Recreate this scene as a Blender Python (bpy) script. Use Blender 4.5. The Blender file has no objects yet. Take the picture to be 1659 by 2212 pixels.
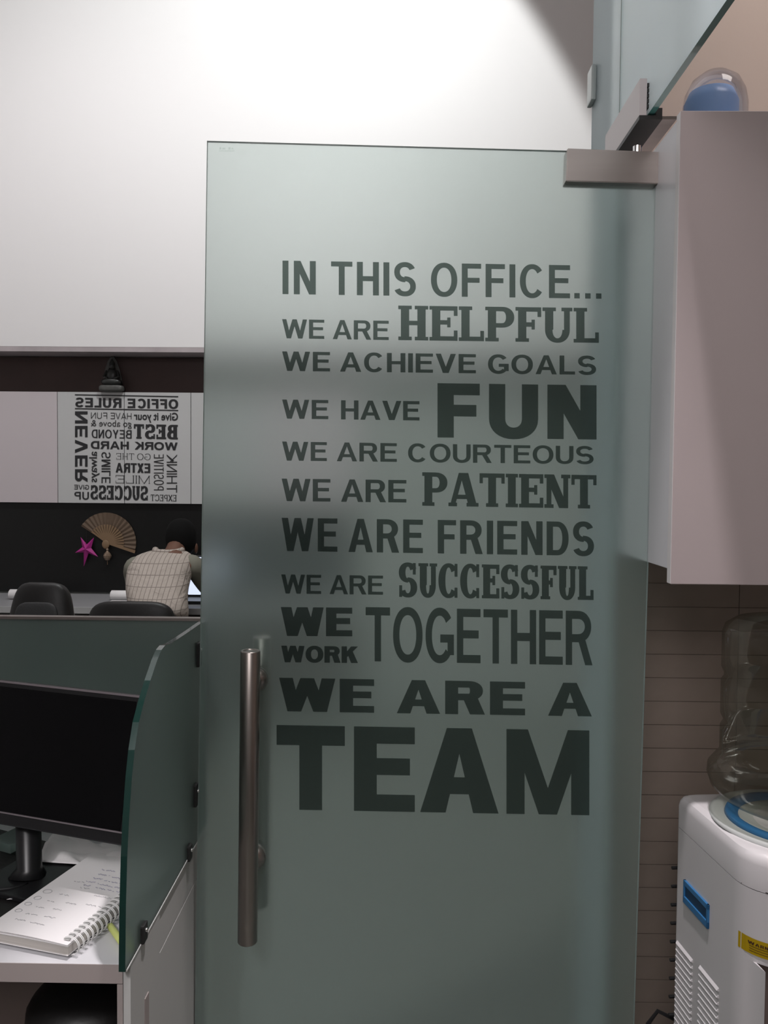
import bpy, bmesh, math, random
from mathutils import Vector, Matrix
from mathutils.geometry import delaunay_2d_cdt
random.seed(7)
sc = bpy.context.scene
COL = sc.collection
PI = math.pi
R = math.radians

# ------------------------------------------------------------------ camera
EYE = 1.45
FPX = 1800.0
cam = bpy.data.cameras.new('camera')
cam.sensor_fit = 'HORIZONTAL'
cam.sensor_width = 36.0
cam.lens = FPX / 1659 * 36.0
cam.clip_start = 0.02
cam_o = bpy.data.objects.new('camera', cam)
COL.objects.link(cam_o)
CM = Matrix.Translation((0, 0, EYE)) @ Matrix.Rotation(R(0.8), 4, 'Z') @ Matrix.Rotation(R(90 - 2.2), 4, 'X') @ Matrix.Rotation(R(0.48), 4, 'Z')
cam_o.matrix_world = CM
sc.camera = cam_o

# ------------------------------------------------------------------ view, world, lights
sc.view_settings.view_transform = 'Standard'
sc.view_settings.look = 'None'
sc.view_settings.gamma = 1.0
sc.view_settings.use_curve_mapping = False
sc.view_settings.exposure = 0.0
w = bpy.data.worlds.new('world')
sc.world = w
w.use_nodes = True
w.node_tree.nodes['Background'].inputs[0].default_value = (0.9, 0.92, 1.0, 1)
w.node_tree.nodes['Background'].inputs[1].default_value = 0.05


def aim(o, loc, tgt):
    o.location = loc
    o.rotation_euler = (Vector(tgt) - Vector(loc)).to_track_quat('-Z', 'Y').to_euler()


def spot(name, loc, tgt, power, half, blend=0.35, rad=0.04, col=(1, 0.98, 0.95)):
    l = bpy.data.lights.new(name, 'SPOT')
    l.energy = power
    l.spot_size = 2 * half
    l.spot_blend = blend
    l.shadow_soft_size = rad
    l.color = col
    o = bpy.data.objects.new(name, l)
    COL.objects.link(o)
    aim(o, loc, tgt)


def area(name, loc, tgt, power, sx, sy, col=(1, 1, 1)):
    l = bpy.data.lights.new(name, 'AREA')
    l.shape = 'RECTANGLE'
    l.size = sx
    l.size_y = sy
    l.energy = power
    l.color = col
    o = bpy.data.objects.new(name, l)
    COL.objects.link(o)
    aim(o, loc, tgt)


# tall office: one strong wall washer and two added fill lights, unseen
spot('wall_washer_light', (-0.2, 3.1, 4.7), (-0.716, 3.719, 4.107), 220, R(64.7), 0.06, 0.06, (0.97, 1.0, 0.99))
spot('office_fill_spot', (-2.3, 2.3, 5.6), (-1.8, 5.1, 1.2), 170, R(36), 0.9, 0.15, (1, 0.94, 0.96))  # added fill for the left wall and its panels, not a known fitting
area('office_fill_light', (-1.6, 3.0, 6.2), (-1.6, 3.0, 0), 22, 2.4, 2.4, (1.0, 0.97, 0.98))  # unseen soft fill added in place of ambient light
# around the place where the camera stands: one downlight and added fill
spot('aisle_downlight', (0.21, 1.0, 4.02), (0.21, 1.0, 0), 330, R(15.3), 0.25, 0.06, (1, 0.93, 0.95))
spot('desk_fill_spot', (-0.85, -0.6, 2.5), (-0.62, 1.4, 0.75), 75, R(13), 0.9, 0.12, (1, 0.96, 0.97))  # low unseen spot added to light the notebook under the monitor
area('aisle_fill_light', (-0.4, -1.4, 2.9), (0.1, 1.6, 0.8), 30, 1.2, 1.2, (1, 0.95, 0.96))  # unseen fill added well below the ceiling to lift tiles and cooler
area('pantry_fill_light', (1.1, 1.40, 3.3), (1.1, 1.45, 0), 12, 0.5, 0.5, (1, 0.92, 0.88))  # unseen fill added to brighten the beige wall and pale glass


# ------------------------------------------------------------------ helpers: rays
def ray(px, py):
    d = Vector(((px - 829.5) / FPX, -(py - 1106.0) / FPX, -1.0))
    return CM.to_translation(), (CM.to_3x3() @ d)


def PY(px, py, Y):
    o, d = ray(px, py)
    return o + d * ((Y - o.y) / d.y)


def PX(px, py, X):
    o, d = ray(px, py)
    return o + d * ((X - o.x) / d.x)


def PZ(px, py, Z):
    o, d = ray(px, py)
    return o + d * ((Z - o.z) / d.z)


# ------------------------------------------------------------------ helpers: materials
def principled(name, col, rough=0.5, metal=0.0, trans=0.0, ior=1.45, noise=0.0, nscale=20, bump=0.0, bscale=200, coat=0.0, emis=None, estr=0, stretch=None, spec=None):
    m = bpy.data.materials.new(name)
    m.use_nodes = True
    nt = m.node_tree
    b = nt.nodes['Principled BSDF']
    b.inputs['Base Color'].default_value = (*col, 1)
    b.inputs['Roughness'].default_value = rough
    b.inputs['Metallic'].default_value = metal
    b.inputs['Transmission Weight'].default_value = trans
    b.inputs['IOR'].default_value = ior
    b.inputs['Coat Weight'].default_value = coat
    if spec is not None:
        b.inputs['Specular IOR Level'].default_value = spec
    if emis:
        b.inputs['Emission Color'].default_value = (*emis, 1)
        b.inputs['Emission Strength'].default_value = estr
    tc = nt.nodes.new('ShaderNodeTexCoord')
    mp = nt.nodes.new('ShaderNodeMapping')
    if stretch:
        mp.inputs['Scale'].default_value = stretch
    nt.links.new(tc.outputs['Object'], mp.inputs[0])
    if noise > 0:
        n = nt.nodes.new('ShaderNodeTexNoise')
        n.inputs['Scale'].default_value = nscale
        n.inputs['Detail'].default_value = 4
        nt.links.new(mp.outputs[0], n.inputs['Vector'])
        mx = nt.nodes.new('ShaderNodeMix')
        mx.data_type = 'RGBA'
        mx.inputs['A'].default_value = (*[c * (1 - noise) for c in col], 1)
        mx.inputs['B'].default_value = (*[min(1, c * (1 + noise)) for c in col], 1)
        nt.links.new(n.outputs['Fac'], mx.inputs['Factor'])
        nt.links.new(mx.outputs['Result'], b.inputs['Base Color'])
    if bump > 0:
        n = nt.nodes.new('ShaderNodeTexNoise')
        n.inputs['Scale'].default_value = bscale
        nt.links.new(mp.outputs[0], n.inputs['Vector'])
        bp = nt.nodes.new('ShaderNodeBump')
        bp.inputs['Strength'].default_value = bump
        bp.inputs['Distance'].default_value = 0.002
        nt.links.new(n.outputs['Fac'], bp.inputs['Height'])
        nt.links.new(bp.outputs[0], b.inputs['Normal'])
    return m


def frosted(name, tint, rough, milky, milk_col):
    """Acid-etched glass: rough refraction with some milky scattering."""
    m = bpy.data.materials.new(name)
    m.use_nodes = True
    nt = m.node_tree
    b = nt.nodes['Principled BSDF']
    b.inputs['Base Color'].default_value = (*tint, 1)
    b.inputs['Roughness'].default_value = rough
    b.inputs['Transmission Weight'].default_value = 1
    b.inputs['IOR'].default_value = 1.35
    out = nt.nodes['Material Output']
    tr = nt.nodes.new('ShaderNodeBsdfTranslucent')
    tr.inputs[0].default_value = (*milk_col, 1)
    df = nt.nodes.new('ShaderNodeBsdfDiffuse')
    df.inputs[0].default_value = (*milk_col, 1)
    m1 = nt.nodes.new('ShaderNodeMixShader')
    m1.inputs[0].default_value = 0.5
    nt.links.new(tr.outputs[0], m1.inputs[1])
    nt.links.new(df.outputs[0], m1.inputs[2])
    m2 = nt.nodes.new('ShaderNodeMixShader')
    m2.inputs[0].default_value = milky
    nt.links.new(b.outputs[0], m2.inputs[1])
    nt.links.new(m1.outputs[0], m2.inputs[2])
    nt.links.new(m2.outputs[0], out.inputs[0])
    return m


def film(name, trans, body):
    """Tinted self-adhesive vinyl: lets a little light through, scatters a little."""
    m = bpy.data.materials.new(name)
    m.use_nodes = True
    nt = m.node_tree
    nt.nodes.remove(nt.nodes['Principled BSDF'])
    out = nt.nodes['Material Output']
    t = nt.nodes.new('ShaderNodeBsdfTransparent')
    t.inputs[0].default_value = (*trans, 1)
    d = nt.nodes.new('ShaderNodeBsdfDiffuse')
    d.inputs[0].default_value = (*body, 1)
    mx = nt.nodes.new('ShaderNodeAddShader')
    nt.links.new(t.outputs[0], mx.inputs[0])
    nt.links.new(d.outputs[0], mx.inputs[1])
    nt.links.new(mx.outputs[0], out.inputs[0])
    return m


def thin_clear(name, tint, gloss):
    """Clear thin plastic: see-through with a glossy skin."""
    m = bpy.data.materials.new(name)
    m.use_nodes = True
    nt = m.node_tree
    nt.nodes.remove(nt.nodes['Principled BSDF'])
    out = nt.nodes['Material Output']
    t = nt.nodes.new('ShaderNodeBsdfTransparent')
    t.inputs[0].default_value = (*tint, 1)
    g = nt.nodes.new('ShaderNodeBsdfGlossy')
    g.inputs['Roughness'].default_value = 0.06
    f = nt.nodes.new('ShaderNodeFresnel')
    f.inputs[0].default_value = 1.5
    mu = nt.nodes.new('ShaderNodeMath')
    mu.operation = 'MULTIPLY'
    mu.inputs[1].default_value = gloss
    nt.links.new(f.outputs[0], mu.inputs[0])
    mx = nt.nodes.new('ShaderNodeMixShader')
    nt.links.new(mu.outputs[0], mx.inputs[0])
    nt.links.new(t.outputs[0], mx.inputs[1])
    nt.links.new(g.outputs[0], mx.inputs[2])
    nt.links.new(mx.outputs[0], out.inputs[0])
    return m


M = {}
M['wall_white'] = principled('wall_white', (0.80, 0.78, 0.78), 0.6, bump=0.05, bscale=60)
M['wall_low'] = principled('wall_low', (0.40, 0.42, 0.40), 0.6)
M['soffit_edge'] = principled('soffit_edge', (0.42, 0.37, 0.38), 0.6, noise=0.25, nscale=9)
M['brown'] = principled('brown_laminate', (0.050, 0.026, 0.023), 0.45, noise=0.25, nscale=5)
M['black_wall'] = principled('black_wall', (0.006, 0.006, 0.006), 0.35, noise=0.3, nscale=30)
M['panel_pink'] = principled('panel_pink', (0.60, 0.54, 0.56), 0.45)
M['panel_grey'] = principled('panel_grey', (0.55, 0.55, 0.55), 0.45)
M['ink'] = principled('ink', (0.022, 0.022, 0.024), 0.6)
M['floor'] = principled('floor_tile', (0.145, 0.15, 0.135), 0.35, noise=0.1, nscale=4)
M['ceiling'] = principled('ceiling_paint', (0.75, 0.74, 0.73), 0.7)
M['beige'] = principled('beige_plaster', (0.50, 0.40, 0.35), 0.7, bump=0.08, bscale=80)
M['tile'] = principled('brown_tile', (0.31, 0.25, 0.215), 0.32, noise=0.12, nscale=14)
M['grout'] = principled('grout', (0.27, 0.215, 0.19), 0.8)
M['frost'] = frosted('etched_glass', (0.88, 0.965, 0.94), 0.27, 0.18, (0.42, 0.54, 0.51))
M['frost_side'] = frosted('etched_glass_pale', (0.92, 0.97, 0.97), 0.30, 0.72, (0.82, 0.92, 0.95))
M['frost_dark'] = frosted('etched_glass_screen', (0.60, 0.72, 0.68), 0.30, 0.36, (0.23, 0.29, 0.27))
M['edge'] = principled('glass_edge_green', (0.005, 0.026, 0.021), 0.12, coat=0.5)
M['edge_bright'] = principled('glass_edge_bright', (0.10, 0.28, 0.26), 0.1, coat=0.5)
M['edge_pale'] = principled('glass_edge_pale', (0.42, 0.47, 0.46), 0.3)
M['vinyl'] = film('vinyl_lettering', (0.20, 0.235, 0.22), (0.010, 0.012, 0.012))
M['stamp'] = film('stamp_ink', (0.86, 0.88, 0.87), (0, 0, 0))
M['steel'] = principled('brushed_steel', (0.30, 0.27, 0.25), 0.32, metal=1.0, noise=0.3, nscale=60, stretch=(1, 1, 0.02))
M['steel_plate'] = principled('steel_plate', (0.34, 0.30, 0.28), 0.34, metal=1.0, noise=0.12, nscale=40, stretch=(0.03, 1, 1))
M['steel_white'] = principled('painted_plate', (0.62, 0.56, 0.56), 0.4)
M['gasket'] = principled('gasket', (0.02, 0.02, 0.02), 0.5)
M['chrome'] = principled('chrome', (0.75, 0.75, 0.75), 0.12, metal=1.0)
M['lam'] = principled('laminate_mauve', (0.50, 0.43, 0.43), 0.5, noise=0.03, nscale=8)
M['lam_edge'] = principled('laminate_edge', (0.85, 0.82, 0.82), 0.5)
M['lam_side'] = principled('laminate_side', (0.82, 0.81, 0.84), 0.4)
M['dark_gap'] = principled('dark_gap', (0.05, 0.045, 0.045), 0.8)
M['desk_top'] = principled('desk_top', (0.62, 0.62, 0.64), 0.45)
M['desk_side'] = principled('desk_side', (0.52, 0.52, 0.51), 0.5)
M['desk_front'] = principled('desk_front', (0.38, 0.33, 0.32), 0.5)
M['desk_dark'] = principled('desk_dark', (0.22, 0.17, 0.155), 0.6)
M['far_desk'] = principled('far_desk', (0.26, 0.26, 0.27), 0.5)
M['far_desk_edge'] = principled('far_desk_edge', (0.42, 0.42, 0.42), 0.5)
M['black'] = principled('black_plastic', (0.010, 0.010, 0.011), 0.35)
M['screen_off'] = principled('screen_off', (0.003, 0.003, 0.0035), 0.22, spec=0.2)
M['bezel_line'] = principled('bezel_line', (0.16, 0.14, 0.15), 0.35)
M['leather'] = principled('black_leather', (0.008, 0.0072, 0.0072), 0.45, bump=0.2, bscale=90)
M['mesh_back'] = principled('grey_mesh', (0.022, 0.022, 0.023), 0.6, bump=0.4, bscale=300)
M['paper'] = principled('paper', (0.82, 0.80, 0.80), 0.7)
M['paper_edge'] = principled('paper_edge', (0.50, 0.47, 0.44), 0.8, noise=0.25, nscale=120, stretch=(0.05, 0.05, 8))
M['pen_ink'] = principled('pen_ink', (0.30, 0.29, 0.42), 0.7)
M['pencil_ink'] = principled('pencil_ink', (0.36, 0.36, 0.38), 0.7)
M['wire'] = principled('white_wire', (0.75, 0.75, 0.74), 0.3)
M['yellow'] = principled('highlighter_yellow', (0.62, 0.68, 0.22), 0.35)
M['disp'] = principled('dispenser_white', (0.66, 0.64, 0.65), 0.25, coat=0.4)
M['disp_side'] = principled('dispenser_grey', (0.50, 0.52, 0.51), 0.4)
M['blue'] = principled('blue_plastic', (0.035, 0.17, 0.38), 0.35)
M['blue_dark'] = principled('blue_dark', (0.008, 0.05, 0.13), 0.4)
M['blue_pale'] = principled('blue_pale', (0.25, 0.38, 0.62), 0.35)
M['label_yellow'] = principled('label_yellow', (0.45, 0.30, 0.0), 0.5)
M['label_ink'] = principled('label_ink', (0.06, 0.02, 0.01), 0.6)
M['clear'] = thin_clear('clear_bottle', (0.80, 0.82, 0.78), 0.5)
M['clear2'] = thin_clear('clear_tub', (0.90, 0.91, 0.95), 0.5)
M['skin'] = principled('skin', (0.13, 0.062, 0.040), 0.55)
M['hair'] = principled('hair', (0.004, 0.004, 0.004), 0.9, spec=0.2)
M['trousers'] = principled('trousers', (0.03, 0.03, 0.035), 0.8)
M['fan'] = principled('fan_paper', (0.13, 0.088, 0.06), 0.7, noise=0.25, nscale=12)
M['fan_stick'] = principled('fan_stick', (0.22, 0.14, 0.08), 0.6)
M['pink'] = principled('pink_foil', (0.42, 0.025, 0.24), 0.3, coat=0.3)
M['amber'] = principled('amber_glass', (0.26, 0.19, 0.14), 0.15, metal=0.4)
M['statue'] = principled('statue_dark', (0.030, 0.032, 0.030), 0.35, noise=0.5, nscale=25)
M['statue_grey'] = principled('statue_grey', (0.085, 0.085, 0.08), 0.4, noise=0.4, nscale=40)
M['screen_on'] = principled('screen_on', (0.1, 0.1, 0.1), 0.4, emis=(0.72, 0.80, 1.0), estr=1.0)


def shirt_mat():
    m = principled('checked_shirt', (0.44, 0.40, 0.35), 0.8)
    nt = m.node_tree
    b = nt.nodes['Principled BSDF']
    tc = nt.nodes.new('ShaderNodeTexCoord')
    mp = nt.nodes.new('ShaderNodeMapping')
    br = nt.nodes.new('ShaderNodeTexBrick')
    mp.inputs['Rotation'].default_value = (R(90), 0, 0)
    br.offset = 0
    br.inputs['Color1'].default_value = (0.43, 0.375, 0.335, 1)
    br.inputs['Color2'].default_value = (0.40, 0.35, 0.31, 1)
    br.inputs['Mortar'].default_value = (0.20, 0.17, 0.15, 1)
    br.inputs['Scale'].default_value = 1.0
    br.inputs['Mortar Size'].default_value = 0.0022
    br.inputs['Mortar Smooth'].default_value = 0.6
    br.inputs['Brick Width'].default_value = 0.024
    br.inputs['Row Height'].default_value = 0.055
    nt.links.new(tc.outputs['Object'], mp.inputs[0])
    nt.links.new(mp.outputs[0], br.inputs['Vector'])
    nt.links.new(br.outputs['Color'], b.inputs['Base Color'])
    n = nt.nodes.new('ShaderNodeTexNoise')
    n.inputs['Scale'].default_value = 9
    n.inputs['Detail'].default_value = 3
    n.inputs['Distortion'].default_value = 1.2
    bp = nt.nodes.new('ShaderNodeBump')
    bp.inputs['Strength'].default_value = 0.7
    bp.inputs['Distance'].default_value = 0.03
    nt.links.new(tc.outputs['Object'], n.inputs['Vector'])
    nt.links.new(n.outputs['Fac'], bp.inputs['Height'])
    nt.links.new(bp.outputs[0], b.inputs['Normal'])
    return m


M['shirt'] = shirt_mat()
M['sleeve'] = principled('sleeve_cloth', (0.19, 0.185, 0.15), 0.85, bump=0.5, bscale=14)


# ------------------------------------------------------------------ helpers: objects
def link(name, me, mats=None, parent=None, smooth=False):
    o = bpy.data.objects.new(name, me)
    COL.objects.link(o)
    if mats:
        for m in (mats if isinstance(mats, (list, tuple)) else [mats]):
            me.materials.append(m)
    if smooth:
        me.polygons.foreach_set('use_smooth', [True] * len(me.polygons))
    if parent:
        o.parent = parent
        o.matrix_parent_inverse = parent.matrix_world.inverted() if parent.type == 'EMPTY' else Matrix.Translation(-parent.location)
    return o


def bmo(name, bm, mats, parent=None, smooth=False):
    bmesh.ops.recalc_face_normals(bm, faces=bm.faces[:])
    me = bpy.data.meshes.new(name)
    bm.to_mesh(me)
    bm.free()
    o = link(name, me, mats, parent, bool(smooth))
    if smooth == 'angle': me.set_sharp_from_angle(angle=R(32))
    return o


def tag(o, label=None, cat=None, group=None, kind=None):
    if label: o['label'] = label
    if cat: o['category'] = cat
    if group: o['group'] = group
    if kind: o['kind'] = kind
    return o


def empty(name, loc):
    o = bpy.data.objects.new(name, None)
    COL.objects.link(o)
    o.location = loc
    o.empty_display_size = 0.05
    o.matrix_world = Matrix.Translation(loc)
    return o


def abox(bm, x0, x1, y0, y1, z0, z1, bev=0.0, mat=0, X=None):
    vs = [bm.verts.new((x, y, z)) for z in (z0, z1) for (x, y) in ((x0, y0), (x1, y0), (x1, y1), (x0, y1))]
    if X is not None:
        for v in vs: v.co = X @ v.co
    fs = [bm.faces.new([vs[i] for i in f]) for f in ((3, 2, 1, 0), (4, 5, 6, 7), (0, 1, 5, 4), (1, 2, 6, 5), (2, 3, 7, 6), (3, 0, 4, 7))]
    for f in fs: f.material_index = mat
    if bev > 0:
        es = list({e for f in fs for e in f.edges})
        bmesh.ops.bevel(bm, geom=es, offset=bev, segments=2, affect='EDGES', profile=0.6)
    return fs


def box(name, x0, x1, y0, y1, z0, z1, mat, parent=None, bev=0.0, X=None):
    bm = bmesh.new()
    abox(bm, x0, x1, y0, y1, z0, z1, bev, X=X)
    return bmo(name, bm, mat, parent)


def prism(bm, pts, vec, mat_side=0, mat_cap=0):
    """closed polygon pts (3D) pushed along vec"""
    a = [bm.verts.new(p) for p in pts]
    b = [bm.verts.new(Vector(p) + Vector(vec)) for p in pts]
    f1 = bm.faces.new(a)
    f2 = bm.faces.new(b[::-1])
    f1.material_index = f2.material_index = mat_cap
    n = len(pts)
    for i in range(n):
        f = bm.faces.new((a[i], b[i], b[(i + 1) % n], a[(i + 1) % n]))
        f.material_index = mat_side


def lathe(bm, prof, seg=32, X=Matrix()):
    rings = []
    for (r, z) in prof:
        if r < 1e-6:
            rings.append([bm.verts.new(X @ Vector((0, 0, z)))])
        else:
            rings.append([bm.verts.new(X @ Vector((r * math.cos(2 * PI * k / seg), r * math.sin(2 * PI * k / seg), z))) for k in range(seg)])
    for a, b in zip(rings, rings[1:]):
        for k in range(seg):
            k2 = (k + 1) % seg
            if len(a) == 1 and len(b) == 1: continue
            if len(a) == 1: bm.faces.new((a[0], b[k2], b[k]))
            elif len(b) == 1: bm.faces.new((a[k], a[k2], b[0]))
            else: bm.faces.new((a[k], a[k2], b[k2], b[k]))


def tube(bm, pts, r, seg=10, cap=True):
    pts = [Vector(p) for p in pts]
    rs = r if isinstance(r, (list, tuple)) else [r] * len(pts)
    rings = []
    up = None
    for i, p in enumerate(pts):
        d = (pts[min(i + 1, len(pts) - 1)] - pts[max(i - 1, 0)]).normalized()
        if up is None:
            up = d.orthogonal().normalized()
        else:
            up = (up - d * up.dot(d)).normalized()
        s = d.cross(up)
        rings.append([bm.verts.new(p + (up * math.cos(2 * PI * k / seg) + s * math.sin(2 * PI * k / seg)) * rs[i]) for k in range(seg)])
    for a, b in zip(rings, rings[1:]):
        for k in range(seg):
            bm.faces.new((a[k], a[(k + 1) % seg], b[(k + 1) % seg], b[k]))
    if cap:
        bm.faces.new(rings[0][::-1])
        bm.faces.new(rings[-1])


def ellipsoid(bm, c, rx, ry, rz, X=Matrix(), pw=2.0, seg=24, rings=14):
    prof = []
    def sp(t, p): return math.copysign(abs(t) ** (2 / p), t)
    rows = []
    for i in range(rings + 1):
        a = -PI / 2 + PI * i / rings
        ca, sa = sp(math.cos(a), pw), sp(math.sin(a), pw)
        if i in (0, rings):
            rows.append([bm.verts.new(X @ (Vector(c) + Vector((0, 0, rz * sa))))])
        else:
            rows.append([bm.verts.new(X @ (Vector(c) + Vector((rx * ca * sp(math.cos(2 * PI * k / seg), pw), ry * ca * sp(math.sin(2 * PI * k / seg), pw), rz * sa)))) for k in range(seg)])
    for a, b in zip(rows, rows[1:]):
        for k in range(seg):
            k2 = (k + 1) % seg
            if len(a) == 1: bm.faces.new((a[0], b[k2], b[k]))
            elif len(b) == 1: bm.faces.new((a[k], a[k2], b[0]))
            else: bm.faces.new((a[k], a[k2], b[k2], b[k]))


# ------------------------------------------------------------------ helpers: letter shapes (built from strokes, merged flat)
def rect(x0, y0, x1, y1): return [(x0, y0), (x1, y0), (x1, y1), (x0, y1)]
def diag(x0, y0, x1, y1, t): return [(x0, y0), (x0 + t, y0), (x1 + t, y1), (x1, y1)]


def band(cx, cy, rx, ry, sv, sh, a0, a1, p=2.15, n=None):
    n = n or max(4, int(abs(a1 - a0) / 9))
    out = []
    def pt(a, rx, ry):
        c, s = math.cos(R(a)), math.sin(R(a))
        return (cx + rx * math.copysign(abs(c) ** (2 / p), c), cy + ry * math.copysign(abs(s) ** (2 / p), s))
    for i in range(n):
        b0, b1 = a0 + (a1 - a0) * i / n, a0 + (a1 - a0) * (i + 1) / n
        out.append([pt(b0, rx, ry), pt(b1, rx, ry), pt(b1, rx - sv, ry - sh), pt(b0, rx - sv, ry - sh)])
    return out


WID = dict(W=0.98, E=0.60, A=0.74, R=0.68, C=0.70, H=0.64, V=0.70, G=0.72, O=0.75, L=0.54, S=0.64, F=0.55, U=0.64, N=0.64, T=0.62, D=0.66, K=0.69, M=0.76, X=0.66, Y=0.66, P=0.62, B=0.66)


def glyph(ch, w, v, h, slab=0.0, st=0.0):
    """strokes in a box w wide, 1 high; v stem, h bar thickness; slab = serif overhang, st = serif thickness"""
    g = []
    s = slab
    st = st or h * 0.8
    def stem(x, y0=0.0, y1=1.0, bot=True, top=True, t=v):
        g.append(rect(x, y0, x + t, y1))
        if s:
            if bot: g.append(rect(x - s, y0, x + t + s, y0 + st))
            if top: g.append(rect(x - s, y1 - st, x + t + s, y1))
    i = s  # inset of stems
    if ch == 'I':
        stem((w - v) / 2)
    elif ch in 'LEF':
        stem(i)
        if ch != 'F': g.append(rect(i, 0, w, h))
        if ch != 'L':
            g.append(rect(i, 1 - h, w, 1))
            m = 0.53 if ch == 'E' else 0.50
            g.append(rect(i, m - h / 2, w * (0.92 if not s else 0.72), m + h / 2))
            if s: g.append(rect(w * 0.72 - v * .3, m - h * 1.1, w * 0.72 + v * .1, m + h * 1.1))
        if s:
            if ch != 'F': g.append(rect(w - v * .45, 0, w, 0.30))
            if ch != 'L': g.append(rect(w - v * .45, 0.72, w, 1))
    elif ch == 'H':
        stem(i); stem(w - v - i)
        g.append(rect(i, 0.5 - h / 2, w - i, 0.5 + h / 2))
    elif ch == 'T':
        stem((w - v) / 2, top=False)
        g.append(rect(0, 1 - h, w, 1))
        if s: g += [rect(0, 0.70, v * .42, 1), rect(w - v * .42, 0.70, w, 1)]
    elif ch == 'N':
        if s:
            vv = v * 0.62
            stem(i, t=vv); stem(w - vv - i, bot=False, t=vv)
            g.append(diag(w - v * 1.15 - i, 0, i * 0.3, 1, v * 1.15))
        else:
            d = v * 1.12
            g += [rect(0, 0, v, 1), rect(w - v, 0, w, 1), diag(w - d, 0, 0, 1, d)]
    elif ch == 'M':
        d = v * 1.0
        if s:
            vv = v * 0.6
            stem(i, t=vv); stem(w - v - i, t=v)
            g += [diag(w / 2 - v * .5, 0, i * .3, 1, v), diag(w / 2 - vv * .5, 0, w - vv - i, 1, vv)]
        else:
            g += [rect(0, 0, v, 1), rect(w - v, 0, w, 1), diag(w / 2 - d / 2, 0, v * .18, 1, d), diag(w / 2 - d / 2, 0, w - d - v * .18, 1, d)]
    elif ch == 'A':
        d = v * 1.08
        a, b = i * 0.6, w - i * 0.6
        apex = w / 2
        if s:
            g += [diag(a, 0, apex - d * .56, 1, d * .6), diag(b - d, 0, apex - d * .44, 1, d)]
        else:
            f_, tp = v * 1.04, v * 1.02
            tc = .5 * (w / 2 - f_) / (w / 2 - tp / 2) + .44
            g += [[(0, 0), (f_, 0), (apex, tc), (apex, 1), (apex - tp / 2, 1)], [(w - f_, 0), (w, 0), (apex + tp / 2, 1), (apex, 1), (apex, tc)]]
        g.append(rect(a + w * .16, 0.22, b - w * .16, 0.22 + h))
        if s: g += [rect(a - s * .6, 0, a + d * .6 + s, st), rect(b - d - s, 0, b + s * .6, st)]
    elif ch == 'V':
        d = v * 1.08
        g += [diag(w / 2 - d * .56, 0, 0, 1, d), diag(w / 2 - d * .44, 0, w - d, 1, d)]
    elif ch == 'W':
        d = v * 1.02
        g += [diag(w * .27 - d / 2, 0, 0, 1, d), diag(w * .27 - d / 2, 0, w / 2 - d / 2, 1, d), diag(w * .73 - d / 2, 0, w / 2 - d / 2, 1, d), diag(w * .73 - d / 2, 0, w - d, 1, d)]
    elif ch == 'X':
        d = v * 1.15
        g += [diag(0, 0, w - d, 1, d), diag(w - d, 0, 0, 1, d)]
        if s: g += [rect(-s * .5, 0, d + s, st), rect(w - d - s, 0, w + s * .5, st), rect(-s * .5, 1 - st, d + s, 1), rect(w - d - s, 1 - st, w + s * .5, 1)]
    elif ch == 'Y':
        d = v * 1.1
        g += [rect((w - v) / 2, 0, (w + v) / 2, 0.45), diag(w / 2 - d / 2, .38, 0, 1, d), diag(w / 2 - d / 2, .38, w - d, 1, d)]
    elif ch == 'K':
        d = v * 1.15
        g += [rect(0, 0, v, 1), [(v * .8, .28), (v * .8, .28 + d * .9), (w - d * 1.1, 1), (w, 1)], [(v * 1.1, .52), (v * 1.1 + d * .8, .72), (w, 0), (w - d * 1.1, 0)]]
    elif ch in 'PRBD':
        x0 = i
        stem(x0)
        def bowl(y0, y1, ww):
            ry = (y1 - y0) / 2
            rx = max(min(ww * .52, ry * 1.15), v + .03)
            g.append(rect(x0, y0, ww - rx, y0 + h)); g.append(rect(x0, y1 - h, ww - rx, y1))
            g.extend(band(ww - rx, (y0 + y1) / 2, rx, ry, v, h, -90, 90))
        if ch == 'D': bowl(0, 1, w)
        if ch == 'P': bowl(0.40, 1, w)
        if ch == 'B': bowl(0, 0.54 + h / 4, w); bowl(0.54 - h * .5, 1, w * .94)
        if ch == 'R':
            bowl(0.42, 1, w * .95)
            d = v * 1.15
            g.append(diag(w - d, 0, w * .44, 0.5, d))
    elif ch == 'O':
        g.extend(band(w / 2, .5, w / 2, .515, v, h, 0, 360, n=36))
    elif ch == 'C':
        g.extend(band(w / 2, .5, w / 2, .515, v, h, 38, 322, n=28))
        if s: g += [rect(w * .93 - v * .42, .62, w * .93, 1.0), rect(w * .93 - v * .42, 0.0, w * .93, .30)]
    elif ch == 'G':
        g.extend(band(w / 2, .5, w / 2, .515, v, h, 38, 318, n=28))
        g += [rect(w * .52, .52 - h, w, .52), rect(w - v, .14, w, .52)]
    elif ch == 'U':
        r = 0.36
        if s:
            g += [rect(i, r, i + v, 1), rect(w - v * .7 - i, r, w - i, 1), rect(0, 1 - st, v + 2 * s, 1), rect(w - v * .7 - 2 * s, 1 - st, w, 1)]
            g.extend(band(w / 2, r, w / 2 - i, r + .015, v * .9, h, 180, 360, n=16))
        else:
            g += [rect(0, r, v, 1), rect(w - v, r, w, 1)]
            g.extend(band(w / 2, r, w / 2, r + .015, v, h, 180, 360, n=16))
    elif ch == 'S':
        ry = (0.5 + h / 2 + .03) / 2
        g.extend(band(w / 2, 1.015 - ry, w / 2 * .97, ry, v * .95, h, 22, 272, n=22))
        g.extend(band(w / 2, ry - .015, w / 2, ry, v * .95, h, 92, -158, n=22))
        if s: g += [rect(w * .92 - v * .42, .66, w * .92, 1.0), rect(w * .04, 0.0, w * .04 + v * .42, .34)]
    elif ch == '.':
        g.append(rect(0, 0, w, h * 1.08))
    return g


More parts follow.
